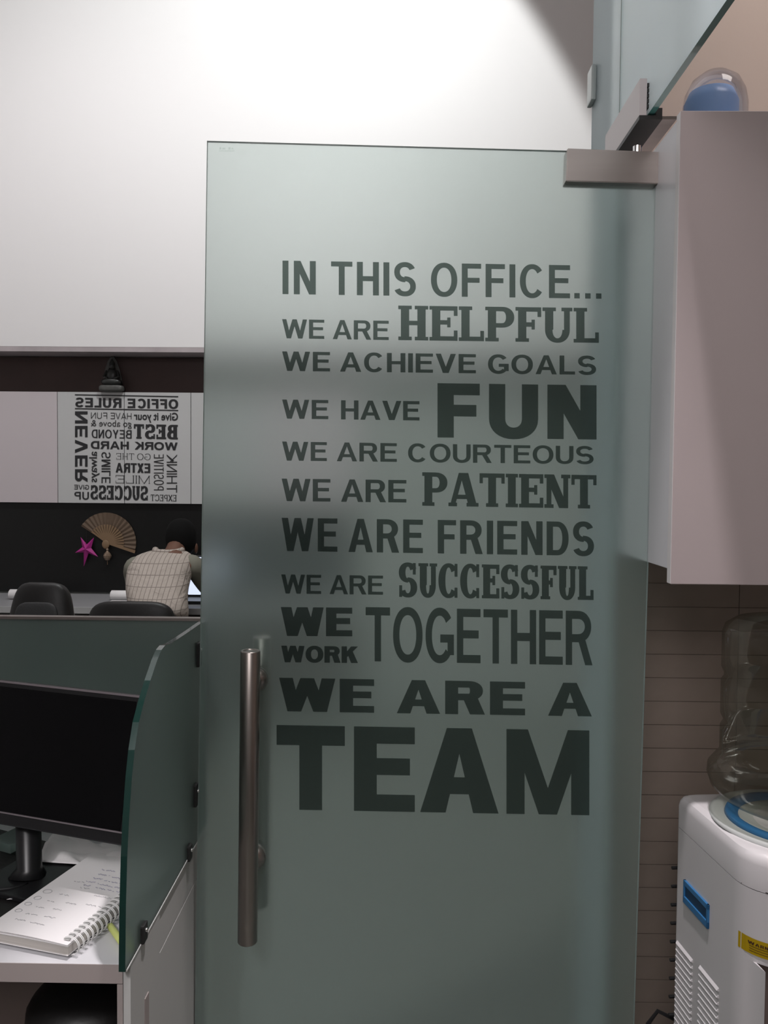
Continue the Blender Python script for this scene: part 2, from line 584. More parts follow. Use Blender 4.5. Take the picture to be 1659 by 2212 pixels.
def word_mesh(bm, text, corners, mapf, v=0.17, h=0.15, gap=0.10, slab=0.0, st=0.0, aspect=None):
    """corners = ((x,y) baseline start, baseline end, cap-line start, cap-line end) in source coordinates; mapf maps those to 3D.
    v, h, gap as shares of the cap height measured in the picture"""
    (ax, ay), (bx, by), (cx, cy), (dx, dy) = corners
    L = math.hypot(bx - ax, by - ay)
    H = math.hypot(cx - ax, cy - ay)
    total = L / H
    ws = []
    for ch in text:
        if ch == 'I': ws.append((True, v + 2 * slab))
        elif ch == '.': ws.append((True, v))
        else: ws.append((False, WID[ch]))
    gp = gap
    fixed = sum(x for f, x in ws if f) + gp * (len(text) - 1)
    k = (total - fixed) / max(1e-6, sum(x for f, x in ws if not f) or 1e9)
    if all(f for f, x in ws): gp = (total - sum(x for f, x in ws)) / max(1, len(text) - 1)
    x = 0.0
    for ch, (f, ww) in zip(text, ws):
        gw = ww if f else ww * k
        polys = glyph(ch, gw, v, h, slab, st)
        vs, fs = [], []
        for p in polys:
            area_ = sum(p[i][0] * p[(i + 1) % len(p)][1] - p[(i + 1) % len(p)][0] * p[i][1] for i in range(len(p)))
            q = p if area_ > 0 else p[::-1]
            if abs(area_) < 1e-7: continue
            fs.append(list(range(len(vs), len(vs) + len(q))))
            vs.extend(Vector(a) for a in q)
        o = delaunay_2d_cdt(vs, [], fs, 0, 1e-5)
        nv = []
        for c in o[0]:
            s = (x + c.x) / total
            t = c.y
            X = (ax + (bx - ax) * s) * (1 - t) + (cx + (dx - cx) * s) * t
            Y = (ay + (by - ay) * s) * (1 - t) + (cy + (dy - cy) * s) * t
            nv.append(bm.verts.new(mapf(X, Y)))
        for fi, f in enumerate(o[2]):
            if o[5][fi]:
                bm.faces.new([nv[j] for j in f])
        x += gw + gp


def text_mesh_bfont(bm, text, corners, mapf, offset=0.0, base=0.0, capy=0.70):
    """built-in font for the small lower-case words"""
    c = bpy.data.curves.new('tmp', 'FONT')
    c.body = text
    c.size = 1
    c.offset = offset
    c.resolution_u = 3
    o = bpy.data.objects.new('tmp', c)
    COL.objects.link(o)
    dg = bpy.context.evaluated_depsgraph_get()
    me = o.evaluated_get(dg).to_mesh()
    xs = [q.co.x for q in me.vertices]
    x0, x1 = min(xs), max(xs)
    (ax, ay), (bx, by), (cx, cy), (dx, dy) = corners
    nv = []
    for q in me.vertices:
        s = (q.co.x - x0) / (x1 - x0)
        t = (q.co.y - base) / capy
        X = (ax + (bx - ax) * s) * (1 - t) + (cx + (dx - cx) * s) * t
        Y = (ay + (by - ay) * s) * (1 - t) + (cy + (dy - cy) * s) * t
        nv.append(bm.verts.new(mapf(X, Y)))
    for p in me.polygons:
        try: bm.faces.new([nv[j] for j in p.vertices])
        except ValueError: pass
    o.evaluated_get(dg).to_mesh_clear()
    bpy.data.objects.remove(o)
    bpy.data.curves.remove(c)


# ================================================================== STRUCTURE
DY = 1.65          # plane of the open glass door
WY = 5.30          # far office wall
HI = 6.3


def S(o, label=None, cat=None):
    o['kind'] = 'structure'
    if label: o['label'] = label
    if cat: o['category'] = cat
    return o


S(box('floor', -4.2, 2.4, -2.6, 5.6, -0.1, 0.0, M['floor']), 'pale beige floor of the office', 'floor')
S(box('ceiling', -4.2, 2.4, -2.6, 5.6, HI, HI + 0.1, M['ceiling']), 'white ceiling high above the office', 'ceiling')
S(box('wall_left', -4.2, -4.0, -2.6, 5.6, 0, HI, M['wall_white']), 'white side wall of the office beyond the desks', 'wall')
S(box('wall_rear', -4.0, 2.2, -2.6, -2.5, 0, HI, M['wall_white']), 'white wall behind the viewer', 'wall')
S(box('wall_right', 2.2, 2.4, -2.6, 5.6, 0, HI, M['beige']), 'beige wall of the pantry side', 'wall')

# far wall: high white wall whose lower edge stands forward of the brown band
zsof = PY(200, 749, WY - 0.23).z
wb = S(box('wall_back', -4.0, 2.2, WY, WY + 0.3, 0, HI, M['wall_low']), 'far office wall behind the seated person', 'wall')
up = S(box('wall_upper', -4.0, 2.2, WY - 0.23, WY, zsof, HI, M['wall_white']), 'tall bright white wall above the brown band', 'wall')
XE = PY(775, 1000, WY).x     # where the dark part of the wall ends (behind the glass door)
zb1, zb0 = PY(200, 762, WY).z, PY(200, 849, WY).z
zp0 = PY(200, 1086, WY).z
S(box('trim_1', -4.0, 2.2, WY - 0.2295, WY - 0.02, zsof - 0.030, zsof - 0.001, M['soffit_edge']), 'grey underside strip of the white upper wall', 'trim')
bb = S(box('trim_2', -4.0, XE, WY - 0.03, WY, zb0, zsof - 0.034, M['brown']), 'dark brown band under the white upper wall', 'trim')
bk = S(box('trim_3', -4.0, XE, WY - 0.03, WY, 0.72, zp0, M['black_wall']), 'black wall panel behind the far desk', 'wall panel')

# row of white sliding panels with mirrored lettering
wp = tag(empty('wall_cabinet', (-2.2, WY - 0.02, zp0)), 'white sliding-door wall cabinet with mirrored dark lettering', 'cabinet')
joints = [-310, -160, -18, 125.5, 269.5, 413, 557, 701, 775]
CYF = WY - 0.05
bm = bmesh.new()
abox(bm, PY(joints[0], 950, WY).x, XE, CYF + 0.008, WY - 0.001, zp0 + 0.004, zb0 - 0.002)
bmo('body', bm, M['dark_gap'], wp)
for i, (a, b) in enumerate(zip(joints, joints[1:])):
    xa, xb = PY(a, 950, CYF).x + 0.002, PY(b, 950, CYF).x - 0.002
    if i == len(joints) - 2: xb = XE - 0.002
    o = box('panel', xa, xb, CYF - 0.010, CYF + 0.006, zp0, zb0, M['panel_grey'] if a in (125.5, 269.5, 413) else M['panel_pink'], wp, bev=0.0012)
FYP = CYF - 0.0125


def rmap(x, y):   # coordinates of the enlarged view of the rules -> plane of the panels
    return PY(140 + x / 6.144, 840 + y / 6.144, FYP)


SL = 0.0183


def hw(xs, xe, top, bot):   # mirrored horizontal word, heights given at x = 1500
    f = lambda x, y: (x, y - SL * (1500 - x))
    return (f(xs, bot), f(xe, bot), f(xs, top), f(xe, top))


def rules(fn, text, corners, **k):
    bm = bmesh.new()
    fn(bm, text, corners, rmap, **k)
    return bmo('lettering', bm, M['ink'], wp)


for (y0, y1) in ((96, 110), (279, 293)):
    bm = bmesh.new()
    c = hw(1505, 134, y0, y1)
    vs = [bm.verts.new(rmap(*c[i])) for i in (0, 1, 3, 2)]
    bm.faces.new(vs)
    bmo('ruled_line', bm, M['ink'], wp)
WM, TB = word_mesh, text_mesh_bfont
rules(WM, 'OFFICE', hw(1505, 833, 140, 265), v=.27, h=.19, gap=.16)
rules(WM, 'RULES', hw(752, 140, 140, 265), v=.27, h=.19, gap=.16)
rules(TB, 'Give it your', hw(1503, 915, 318, 418), offset=0.022)
rules(WM, 'HAVE', hw(885, 608, 333, 414), v=.10, h=.10, gap=.12)
rules(WM, 'FUN', hw(562, 347, 333, 414), v=.10, h=.10, gap=.2)
rules(TB, 'go above &', hw(887, 345, 430, 515), offset=0.0)
rules(WM, 'BEYOND', hw(887, 357, 559, 671), v=.16, h=.13, gap=.12)
rules(WM, 'BEST', hw(1500, 917, 478, 670), v=.26, h=.14, gap=.07, slab=.055, st=.12)
rules(WM, 'WORK', hw(1497, 927, 712, 815), v=.28, h=.20, gap=.10)
rules(WM, 'HARD', hw(850, 345, 712, 815), v=.28, h=.20, gap=.12)
rules(WM, 'GO', hw(1138, 960, 867, 950), v=.10, h=.06, gap=.16)
rules(WM, 'THE', hw(920, 683, 867, 950), v=.09, h=.06, gap=.16, slab=.06, st=.05)
rules(WM, 'EXTRA', hw(1133, 675, 997, 1123), v=.22, h=.17, gap=.06)
rules(WM, 'MILE', hw(1130, 675, 1160, 1266), v=.10, h=.06, gap=.14, slab=.06, st=.05)
rules(WM, 'SUCCESS', hw(1105, 340, 1300, 1486), v=.21, h=.13, gap=.04, slab=.03, st=.1)
rules(WM, 'EXPECT', hw(1483, 1140, 1408, 1492), v=.12, h=.08, gap=.09, slab=.05, st=.06)
rules(WM, 'GIVE', hw(322, 125, 1297, 1357), v=.15, h=.15, gap=.14)
rules(WM, 'UP', hw(320, 127, 1390, 1492), v=.20, h=.17, gap=.20)
dn = lambda base, top, ya, yb: ((base, ya), (base, yb), (top, ya), (top, yb))
rules(WM, 'NEVER', dn(302, 135, 298, 1236), v=.24, h=.20, gap=.20)
rules(TB, 'always', dn(425, 322, 832, 1240), offset=0.012)
rules(WM, 'SMILE', dn(605, 487, 838, 1250), v=.15, h=.13, gap=.14)
rules(WM, 'POSITIVE', dn(1182, 1312, 1345, 868), v=.085, h=.09, gap=.12)
rules(WM, 'THINK', dn(1352, 1490, 1375, 870), v=.10, h=.10, gap=.14)

# ================================================================== GLASS DOOR
TL = PY(447, 304, DY)
L2 = PY(421, 2212, DY)
TR = PY(1428, 331, DY)
R2 = PY(1383, 1800, DY)
down = lambda a, b, z: a + (b - a) * ((z - a.z) / (b.z - a.z))
BL, BR = down(TL, L2, 0.012), down(TR, R2, 0.012)
for p in (BL, BR): p.y = DY
door = S(bpy.data.objects.new('door_1', None), 'frosted glass door with dark office motto lettering and a steel pull handle', 'door')
COL.objects.link(door)
door.location = ((BL.x + BR.x) / 2, DY, 0)
door.matrix_world = Matrix.Translation(door.location)
bm = bmesh.new()
prism(bm, [TL, TR, BR, BL], (0, 0.012, 0), mat_side=1, mat_cap=0)
bmo('glass_pane', bm, [M['frost'], M['edge_pale']], door)

LY = DY - 0.0006
A0 = (580, 540)
B0 = (580, 1080)


def door_word(text, org, xa, xb, lt, **k):
    """lt = (xL, topL, botL, xR, topR, botR) line of writing in view coordinates (2.183 per pixel)"""
    xL, tL, bL, xR, tR, bR = lt
    f = lambda x: (x - xL) / (xR - xL)
    top = lambda x: tL + (tR - tL) * f(x)
    bot = lambda x: bL + (bR - bL) * f(x)
    # horizontals of the writing run level along the slope; start corner sits under the cap corner
    cs = ((xa, bot(xa)), (xb, bot(xb)), (xa, top(xa)), (xb, top(xb)))
    bm = bmesh.new()
    word_mesh(bm, text, cs, lambda X, Y: PY(org[0] + X / 2.183, org[1] + Y / 2.183, LY), **k)
    return bmo('lettering', bm, M['vinyl'], door)


l1 = (66, 50, 208, 1422, 72, 228)
k1 = dict(v=.178, h=.15, gap=.135)
door_word('IN', A0, 66, 223, l1, v=.178, h=.15, gap=.16)
door_word('THIS', A0, 295, 695, l1, **k1)
door_word('OFFICE', A0, 766, 1422, l1, v=.178, h=.15, gap=.135)
door_word('...', A0, 1442, 1570, l1, v=.165, h=.15)
l2 = (64, 326, 416, 567, 334, 425)
door_word('WE', A0, 64, 263, l2, v=.22, h=.155, gap=.10)
door_word('ARE', A0, 303, 567, l2, v=.22, h=.155, gap=.10)
door_word('HELPFUL', A0, 612, 1558, (612, 262, 425, 1558, 274, 438), v=.24, h=.13, gap=.035, slab=.075, st=.105)
l3 = (64, 478, 570, 1545, 500, 589)
for t, a, b in (('WE', 64, 290), ('ACHIEVE', 337, 978), ('GOALS', 1035, 1545)):
    door_word(t, A0, a, b, l3, v=.25, h=.165, gap=.14)
l4 = (64, 705, 795, 712, 713, 804)
door_word('WE', A0, 64, 282, l4, v=.24, h=.165, gap=.13)
door_word('HAVE', A0, 342, 712, l4, v=.24, h=.165, gap=.09)
door_word('FUN', A0, 797, 1547, (797, 628, 884, 1547, 638, 894), v=.30, h=.215, gap=.17)
l5 = (64, 903, 993, 1533, 926, 1010)
for t, a, b in (('WE', 64, 275), ('ARE', 322, 605), ('COURTEOUS', 658, 1533)):
    door_word(t, A0, a, b, l5, v=.235, h=.16, gap=.125)
l6 = (62, 1078, 1184, 650, 1085, 1191)
door_word('WE', A0, 62, 292, l6, v=.23, h=.155, gap=.10)
door_word('ARE', A0, 342, 650, l6, v=.23, h=.155, gap=.10)
door_word('PATIENT', A0, 725, 1547, (725, 1048, 1206, 1547, 1062, 1220), v=.235, h=.13, gap=.03, slab=.065, st=.11)
l7 = (62, 84, 240, 1535, 104, 264)
for t, a, b in (('WE', 62, 325), ('ARE', 377, 728), ('FRIENDS', 798, 1535)):
    door_word(t, B0, a, b, l7, v=.19, h=.155, gap=.12)
l8 = (60, 351, 441, 540, 357, 447)
door_word('WE', B0, 60, 248, l8, v=.21, h=.155, gap=.08)
door_word('ARE', B0, 288, 540, l8, v=.21, h=.155, gap=.08)
door_word('SUCCESSFUL', B0, 613, 1533, (613, 296, 457, 1533, 314, 472), v=.205, h=.125, gap=.035, slab=.04, st=.09)
door_word('WE', B0, 58, 395, (58, 505, 641, 395, 508, 643), v=.36, h=.21, gap=.08)
door_word('WORK', B0, 60, 422, (60, 687, 765, 422, 691, 769), v=.33, h=.22, gap=.06)
door_word('TOGETHER', B0, 458, 1528, (458, 505, 760, 1528, 524, 780), v=.118, h=.15, gap=.055)
l10 = (50, 838, 996, 1525, 864, 1021)
door_word('WE', B0, 50, 498, l10, v=.40, h=.20, gap=.13)
door_word('ARE', B0, 605, 1210, l10, v=.39, h=.20, gap=.15)
door_word('A', B0, 1318, 1525, l10, v=.40, h=.18)
l11 = (38, 1061, 1459, 1513, 1087, 1487)
door_word('T', B0, 38, 360, l11, v=.27, h=.235)
door_word('E', B0, 403, 690, l11, v=.27, h=.20)
door_word('A', B0, 715, 1085, l11, v=.29, h=.20)
door_word('M', B0, 1122, 1513, l11, v=.215, h=.20)
# faint maker's stamp etched in the top corner (illegible in the photograph: short dashes)
bm = bmesh.new()
for (a, b, c, d) in ((474, 318, 478, 323), (480, 319, 487, 323), (493, 318, 498, 323), (500, 319, 504, 323), (473, 325, 483, 327), (485, 325, 506, 327)):
    bm.faces.new([bm.verts.new(PY(x, y, LY)) for x, y in ((a, b), (c, b), (c, d), (a, d))])
bmo('stamp', bm, M['stamp'], door)

# pull handles on both faces
HT, HB = PY(541, 1405, DY - 0.065), PY(534.5, 2035, DY - 0.065)


def pull(ysign, name):
    off = 0.065 * ysign
    y0 = DY if ysign < 0 else DY + 0.012
    h = tag(empty(name, (HB.x, y0, HB.z)))
    h.parent = door
    h.matrix_parent_inverse = door.matrix_world.inverted()
    bm = bmesh.new()
    a, b = Vector((HT.x, y0 + off, HT.z)), Vector((HB.x, y0 + off, HB.z))
    rr = 0.0190
    X = Matrix.Translation(b) @ (a - b).to_track_quat('Z', 'Y').to_matrix().to_4x4()
    Ln = (a - b).length
    lathe(bm, [(0, 0), (rr - .0015, 0), (rr, .002), (rr, Ln - .002), (rr - .0015, Ln), (rr - .005, Ln), (rr - .005, Ln - 0.0008), (0, Ln - 0.0008)], 40, X)
    o = bmo('pull_bar', bm, M['steel'], h, True)
    for py in (1468, 1852):
        t = PY(552, py, DY).z
        f = (t - b.z) / (a.z - b.z)
        c = b + (a - b) * f
        g = Vector((c.x, y0, c.z))
        X = Matrix.Translation(g) @ Matrix.Rotation(R(90 if ysign < 0 else -90), 4, 'X')
        bm = bmesh.new()
        lathe(bm, [(0.0, 0), (.024, 0), (.0245, .003), (.022, .010), (.016, .016), (.0115, .020), (.0105, .046), (0, .046)], 28, X)
        bmo('standoff', bm, M['steel'], h, True)
    return h


pull(-1, 'pull_handle')
pull(1, 'pull_handle')

# top patch fitting
q = [PY(1226, 320, DY - 0.014), PY(1431, 328, DY - 0.014), PY(1427, 397, DY - 0.014), PY(1223, 391, DY - 0.014)]
bm = bmesh.new()
prism(bm, q, (0, 0.040, 0))
bmesh.ops.bevel(bm, geom=bm.edges[:], offset=0.0012, segments=2, affect='EDGES')
bmo('patch_fitting', bm, M['steel_plate'], door)
# bottom patch fitting down at the floor
box('patch_fitting', BR.x - 0.165, BR.x + 0.002, DY - 0.014, DY + 0.026, 0.006, 0.06, M['steel_plate'], door, bev=0.001)
pc = PY(1376, 322, DY + 0.006)
bm = bmesh.new()
lathe(bm, [(0, -0.004), (.008, -0.004), (.008, .02), (0, .02)], 16, Matrix.Translation((pc.x, DY + 0.006, q[1].z - 0.002)))
bmo('pivot_pin', bm, M['chrome'], door)

# ================================================================== GLASS PARTITION (transom and side light)
GX = 0.480
zt = PX(1381, 274, GX).z
ZT = 3.35
YJ, YE = 1.853, 2.12
S(box('window_1', GX, GX + 0.012, -0.6, YJ, zt, ZT, [M['frost_side'], M['edge_bright']]), 'pale glass panel above the door running towards the viewer', 'glass panel')
bpy.data.objects['window_1'].data.polygons[0].material_index = 1
for p in bpy.data.objects['window_1'].data.polygons:
    if abs(p.normal.x) < 0.5: p.material_index = 1
S(box('window_2', GX, GX + 0.012, YJ + 0.006, YE, 0.012, ZT, [M['frost_side'], M['edge_pale']]), 'narrow fixed glass panel at the hinge side of the door', 'glass panel')
for p in bpy.data.objects['window_2'].data.polygons:
    if abs(p.normal.x) < 0.5: p.material_index = 1
S(box('trim_4', GX - 0.003, GX + 0.018, -0.6, YE, ZT, ZT + 0.04, M['steel_plate']), 'steel channel along the head of the glass panels', 'trim')
# clamp that carries the pivot under the glass corner
br = tag(empty('glass_bracket', (GX, 1.64, zt)), 'over-panel steel bracket clamped on the glass corner above the door', 'bracket')
zc = zt - 0.004
ybk = 1.905
y0b = 1.638
ztp = PX(1366, 200, GX - 0.016).z
bm = bmesh.new()
abox(bm, GX - 0.018, GX - 0.004, y0b, ybk, zc, ztp, 0.001)
bmo('clamp_plate', bm, M['steel_white'], br)
bm = bmesh.new()
for k in range(5):
    zz = zc + 0.014 + (ztp - zc - 0.02) * k / 5
    abox(bm, GX - 0.004, GX, y0b, y0b + 0.05, zz, zz + 0.007)
bmo('gasket', bm, M['gasket'], br)
bm = bmesh.new()
abox(bm, GX - 0.018, GX + 0.026, y0b, ybk, zc - 0.008, zc, 0)
bmo('base_plate', bm, M['gasket'], br)
bm = bmesh.new()
abox(bm, GX + 0.027, GX + 0.055, y0b + 0.004, ybk, zc - 0.006, zc, 0)
bmo('tongue', bm, M['steel_plate'], br)
bm = bmesh.new()
abox(bm, GX + 0.014, GX + 0.026, y0b, ybk, zc, zc + 0.014, 0)
bmo('clamp_lip', bm, M['gasket'], br)
# small clip at the far edge of the side light
ck = tag(box('glass_clip', GX - 0.012, GX, YE - 0.045, YE + 0.006, PX(1263, 262, GX).z, PX(1263, 192, GX).z, M['edge_pale'], bev=0.004), 'small grey clip high on the far edge of the narrow glass panel', 'clip')

# ================================================================== PANTRY WALL, tiles
TY = 1.93
S(box('wall_pantry', GX + 0.0135, 2.2, TY, YE, 0, 3.3, [M['beige']]), 'beige pantry wall behind the cabinet and water cooler', 'wall')
S(box('ceiling_pantry', GX + 0.02, 2.2, -2.5, YE, 3.4, 3.5, M['ceiling']), 'pantry ceiling', 'ceiling')
wt = bpy.data.objects['wall_pantry']
tj = [PY(1420, y, TY).z for y in (1262, 1361, 1461, 1510, 1611, 1663, 1712, 1764, 1814)]
pit = abs(PY(1420, 1764, TY).z - PY(1420, 1814, TY).z)
zz = PY(1420, 1814, TY).z
rows = [zz + pit * k for k in range(-17, 14)]
tile_w = 0.30
tm = {}
gb = box('grout', GX + 0.0135, 2.19, TY - 0.004, TY + 0.001, 0.0, rows[-1] + pit, M['grout'], wt)
for ri, z0 in enumerate(rows):
    if z0 < 0.05: continue
    x = GX + 0.015
    while x < 1.75:
        a, b = max(x, GX + 0.015), x + tile_w - 0.002
        if b - a > 0.03:
            key = round(b - a, 4)
            if key not in tm:
                bm = bmesh.new()
                abox(bm, 0, b - a, -0.0025, 0.004, 0, pit - 0.0015)
                me = bpy.data.meshes.new('tile')
                bmesh.ops.recalc_face_normals(bm, faces=bm.faces[:])
                bm.to_mesh(me); bm.free()
                me.materials.append(M['tile'])
                tm[key] = me
            o = bpy.data.objects.new('tile', tm[key])
            COL.objects.link(o)
            o.parent = wt
            o.location = (a, TY - 0.004 - random.uniform(0, .0006), z0)
        x += tile_w

# ================================================================== WALL CABINET (pantry)
CFY = 1.500
cx0 = PY(1450, 1200, CFY).x
cz0 = PY(1450, 1262, CFY).z
cz1 = PY(1476, 239, CFY).z
kc = tag(empty('wall_cabinet', (cx0, TY, cz0)), 'mauve-grey hanging kitchen cabinet above the water cooler', 'cabinet')
box('body', cx0 + 0.004, cx0 + 0.80, CFY + 0.030, TY - 0.006, cz0 + 0.025, cz1 - 0.004, M['lam_side'], kc, bev=0.001)
box('gap_shade', cx0 + 0.016, cx0 + 0.79, CFY + 0.0205, CFY + 0.030, cz0 + 0.03, cz1 - 0.01, M['dark_gap'], kc)  # dark strip stands in for the shade inside the door gap
bm = bmesh.new()
abox(bm, cx0, cx0 + 0.398, CFY, CFY + 0.020, cz0, cz1, 0.0012)
d1 = bmo('door', bm, [M['lam'], M['lam_edge']], kc)
bm = bmesh.new()
abox(bm, cx0 + 0.402, cx0 + 0.80, CFY, CFY + 0.020, cz0, cz1, 0.0012)
bmo('door', bm, [M['lam'], M['lam_edge']], kc)
bm = bmesh.new()
abox(bm, cx0 - 0.0006, cx0 + 0.0, CFY + 0.0006, CFY + 0.0194, cz0 + 0.001, cz1 - 0.001)
bmo('edge_band', bm, M['lam_edge'], d1)

# clear tub on top of the cabinet
c = PY(1545, 200, 1.74)
tb = tag(empty('plastic_tub', (c.x, 1.74, cz1)), 'clear domed plastic tub with something blue inside, on the hanging cabinet', 'container')
ztop = PY(1555, 150, 1.74).z - cz1
rr = 0.062
bm = bmesh.new()
zb = 0.0
lathe(bm, [(0, 0.001), (rr * .9, 0.001), (rr, .01), (rr * 1.02, ztop - .07), (rr * .95, ztop - .045), (rr * .75, ztop - .02), (rr * .4, ztop - .004), (0, ztop)], 32, Matrix.Translation((c.x, 1.74, cz1 - 0.004)))
bmo('tub', bm, M['clear2'], tb, True)
bm = bmesh.new()
zi = PY(1545, 188, 1.74).z - cz1
lathe(bm, [(0, 0.006), (rr * .8, 0.006), (rr * .86, .02), (rr * .86, zi - .03), (rr * .7, zi - .008), (0, zi)], 28, Matrix.Translation((c.x - .008, 1.74, cz1 - 0.004)) )
bmo('contents', bm, M['blue_pale'], tb, True)

# ================================================================== WATER COOLER
Wang = R(6.1)
ztopd = PY(1470, 1716, 1.62).z
Bp = PY(1459, 1760, 1.63)
wd = 0.32
dd = 0.30
# local frame: origin back-left corner on the floor, +x to the right along the back, -y towards the viewer
WX = Matrix.Translation((Bp.x, 1.63, 0)) @ Matrix.Rotation(Wang, 4, 'Z')
wc = tag(empty('water_cooler', (Bp.x + 0.16, 1.48, 0)), 'white water cooler with a blue side grip and yellow warning label', 'water cooler')


def rounded_outline(w_, d_, rb, rf, n=8, inset=0.0, bow=0.0):
    pts = []
    def arc(cx, cy, r, a0, a1):
        for k in range(n + 1):
            a = R(a0 + (a1 - a0) * k / n)
            pts.append((cx + r * math.cos(a), cy + r * math.sin(a)))
    arc(w_ - rb - inset, -rb - inset, rb, 0, 90)
    arc(rb + inset, -rb - inset, rb, 90, 180)
    arc(rf + inset, -d_ + rf + inset, rf, 180, 270)
    if bow:
        for k in range(1, 10):
            t = k / 10
            pts.append((rf + (w_ - 2 * rf) * t, -d_ + inset - bow * 4 * t * (1 - t)))
    arc(w_ - rf - inset, -d_ + rf + inset, rf, 270, 360)
    return pts


def stack(bm, layers):
    rings = [[bm.verts.new(WX @ Vector((x, y, z))) for x, y in pts] for pts, z in layers]
    n = len(rings[0])
    for a, b in zip(rings, rings[1:]):
        for k in range(n):
            bm.faces.new((a[k], a[(k + 1) % n], b[(k + 1) % n], b[k]))
    bm.faces.new(rings[0][::-1]); bm.faces.new(rings[-1])


rf = 0.075
zsm = ztopd - 0.062
ol = lambda ins=0: rounded_outline(wd, dd, 0.018, rf, 10, ins, 0.012)
inv = WX.inverted()
def front_y(x):
    if x < rf: return -dd + rf - math.sqrt(max(0, rf * rf - (rf - x) ** 2))
    t = (x - rf) / (wd - 2 * rf)
    return -dd - 0.012 * 4 * t * (1 - t)
def front_hit(px, py):
    o, d = ray(px, py)
    o2, d2 = inv @ o, inv.to_3x3() @ d
    best = None
    t = 0.3
    while t < 4:
        p = o2 + d2 * t
        if 0.0 < p.x < wd - rf and p.y > front_y(p.x): return p
        t += 0.0004
    return o2 + d2 * 1.2
bm = bmesh.new()
ztray = front_hit(1645, 2084).z
stack(bm, [(ol(), 0.02), (ol(), ztray - 0.16)])
bmo('lower_body', bm, M['disp'], wc, 'angle')
# upper body with the tap bay: two cheeks and a back, then the head
bm = bmesh.new()
stack(bm, [(ol(), ztray), (ol(), zsm - 0.0015)])
bmo('upper_body', bm, M['disp'], wc, 'angle')
bm = bmesh.new()
def half(x0, x1):
    return [(x, y) for x, y in ol() if x0 <= x <= x1]
lw = front_hit(1633, 2150).x
lp = [(lw, -0.001)] + [p for p in half(-1, lw)] + [(lw, -dd)]
# order: start at back-right of cheek, run along the left side to the front
prism(bm, [WX @ Vector((x, y, ztray - 0.16)) for x, y in lp], (0, 0, 0.16))
rp = [(wd - x, y) for x, y in lp][::-1]
prism(bm, [WX @ Vector((x, y, ztray - 0.16)) for x, y in rp], (0, 0, 0.16))
abox(bm, lw, wd - lw, -dd + 0.11, -0.002, ztray - 0.16, ztray, X=WX)
bmo('tap_bay', bm, M['disp'], wc, 'angle')
bm = bmesh.new()
abox(bm, lw + 0.001, wd - lw - 0.001, -dd + 0.100, -dd + 0.109, ztray - 0.158, ztray - 0.001, X=WX)
bmo('bay_lining', bm, M['desk_dark'], wc)
for k in (0, 1):
    bm = bmesh.new()
    xx = wd / 2 - 0.035 + 0.07 * k
    abox(bm, xx - .012, xx + .012, -dd + 0.055, -dd + 0.10, ztray - 0.05, ztray - 0.02, 0.004, X=WX)
    bmo('tap', bm, M['blue'] if k else M['leather'], wc)
# head: softly domed top with a bottle seat
bm = bmesh.new()
hz = ztopd - zsm
stack(bm, [(ol(), zsm), (ol(), ztopd - 0.020), (ol(0.002), ztopd - 0.011), (ol(0.006), ztopd - 0.004), (ol(0.014), ztopd)])
bmo('head', bm, M['disp'], wc, 'angle')
wcx = WX @ Vector((wd / 2 - 0.002, -0.155, 0))
bm = bmesh.new()
lathe(bm, [(.150, ztopd), (.150, ztopd + .004), (.141, ztopd + .007), (.120, ztopd + .002), (.07, ztopd - .0002)], 56, Matrix.Translation((wcx.x, wcx.y, 0)))
bmo('bottle_seat', bm, M['disp_side'], wc, True)
bm = bmesh.new()
lathe(bm, [(.118, ztopd + .001), (.124, ztopd + .003), (.121, ztopd + .010), (.108, ztopd + .010), (.100, ztopd + .002)], 56, Matrix.Translation((wcx.x, wcx.y, 0)))
bmo('blue_collar', bm, M['blue'], wc, True)
# blue grip recess in the side
def side_pt(px, py):   # point on the cooler's left side plane
    o, d = ray(px, py)
    n = WX.to_3x3() @ Vector((-1, 0, 0))
    p0 = WX @ Vector((0, 0, 0))
    return o + d * ((p0 - o).dot(n) / d.dot(n))
inv = WX.inverted()
ga, gb_ = inv @ side_pt(1480, 1899), inv @ side_pt(1532, 2004)
gy0, gy1, gz1, gz0 = ga.y, gb_.y, (inv @ side_pt(1480, 1899)).z, (inv @ side_pt(1480, 1949)).z
fr = bmesh.new()
t_ = 0.004
abox(fr, -0.004, 0.001, gy1, gy0, gz1 - 0.010, gz1, 0.001, X=WX)
abox(fr, -0.004, 0.001, gy1, gy0, gz0, gz0 + 0.013, 0.001, X=WX)
abox(fr, -0.004, 0.001, gy0 - 0.005, gy0, gz0, gz1, 0.001, X=WX)
abox(fr, -0.004, 0.001, gy1, gy1 + 0.006, gz0, gz1, 0.001, X=WX)
gr = bmo('side_grip', fr, M['blue'], wc)
bm = bmesh.new()
abox(bm, -0.0015, 0.001, gy1 + .004, gy0 - .004, gz0 + .01, gz1 - .008, X=WX)
bmo('grip_recess', bm, M['blue_dark'], gr)
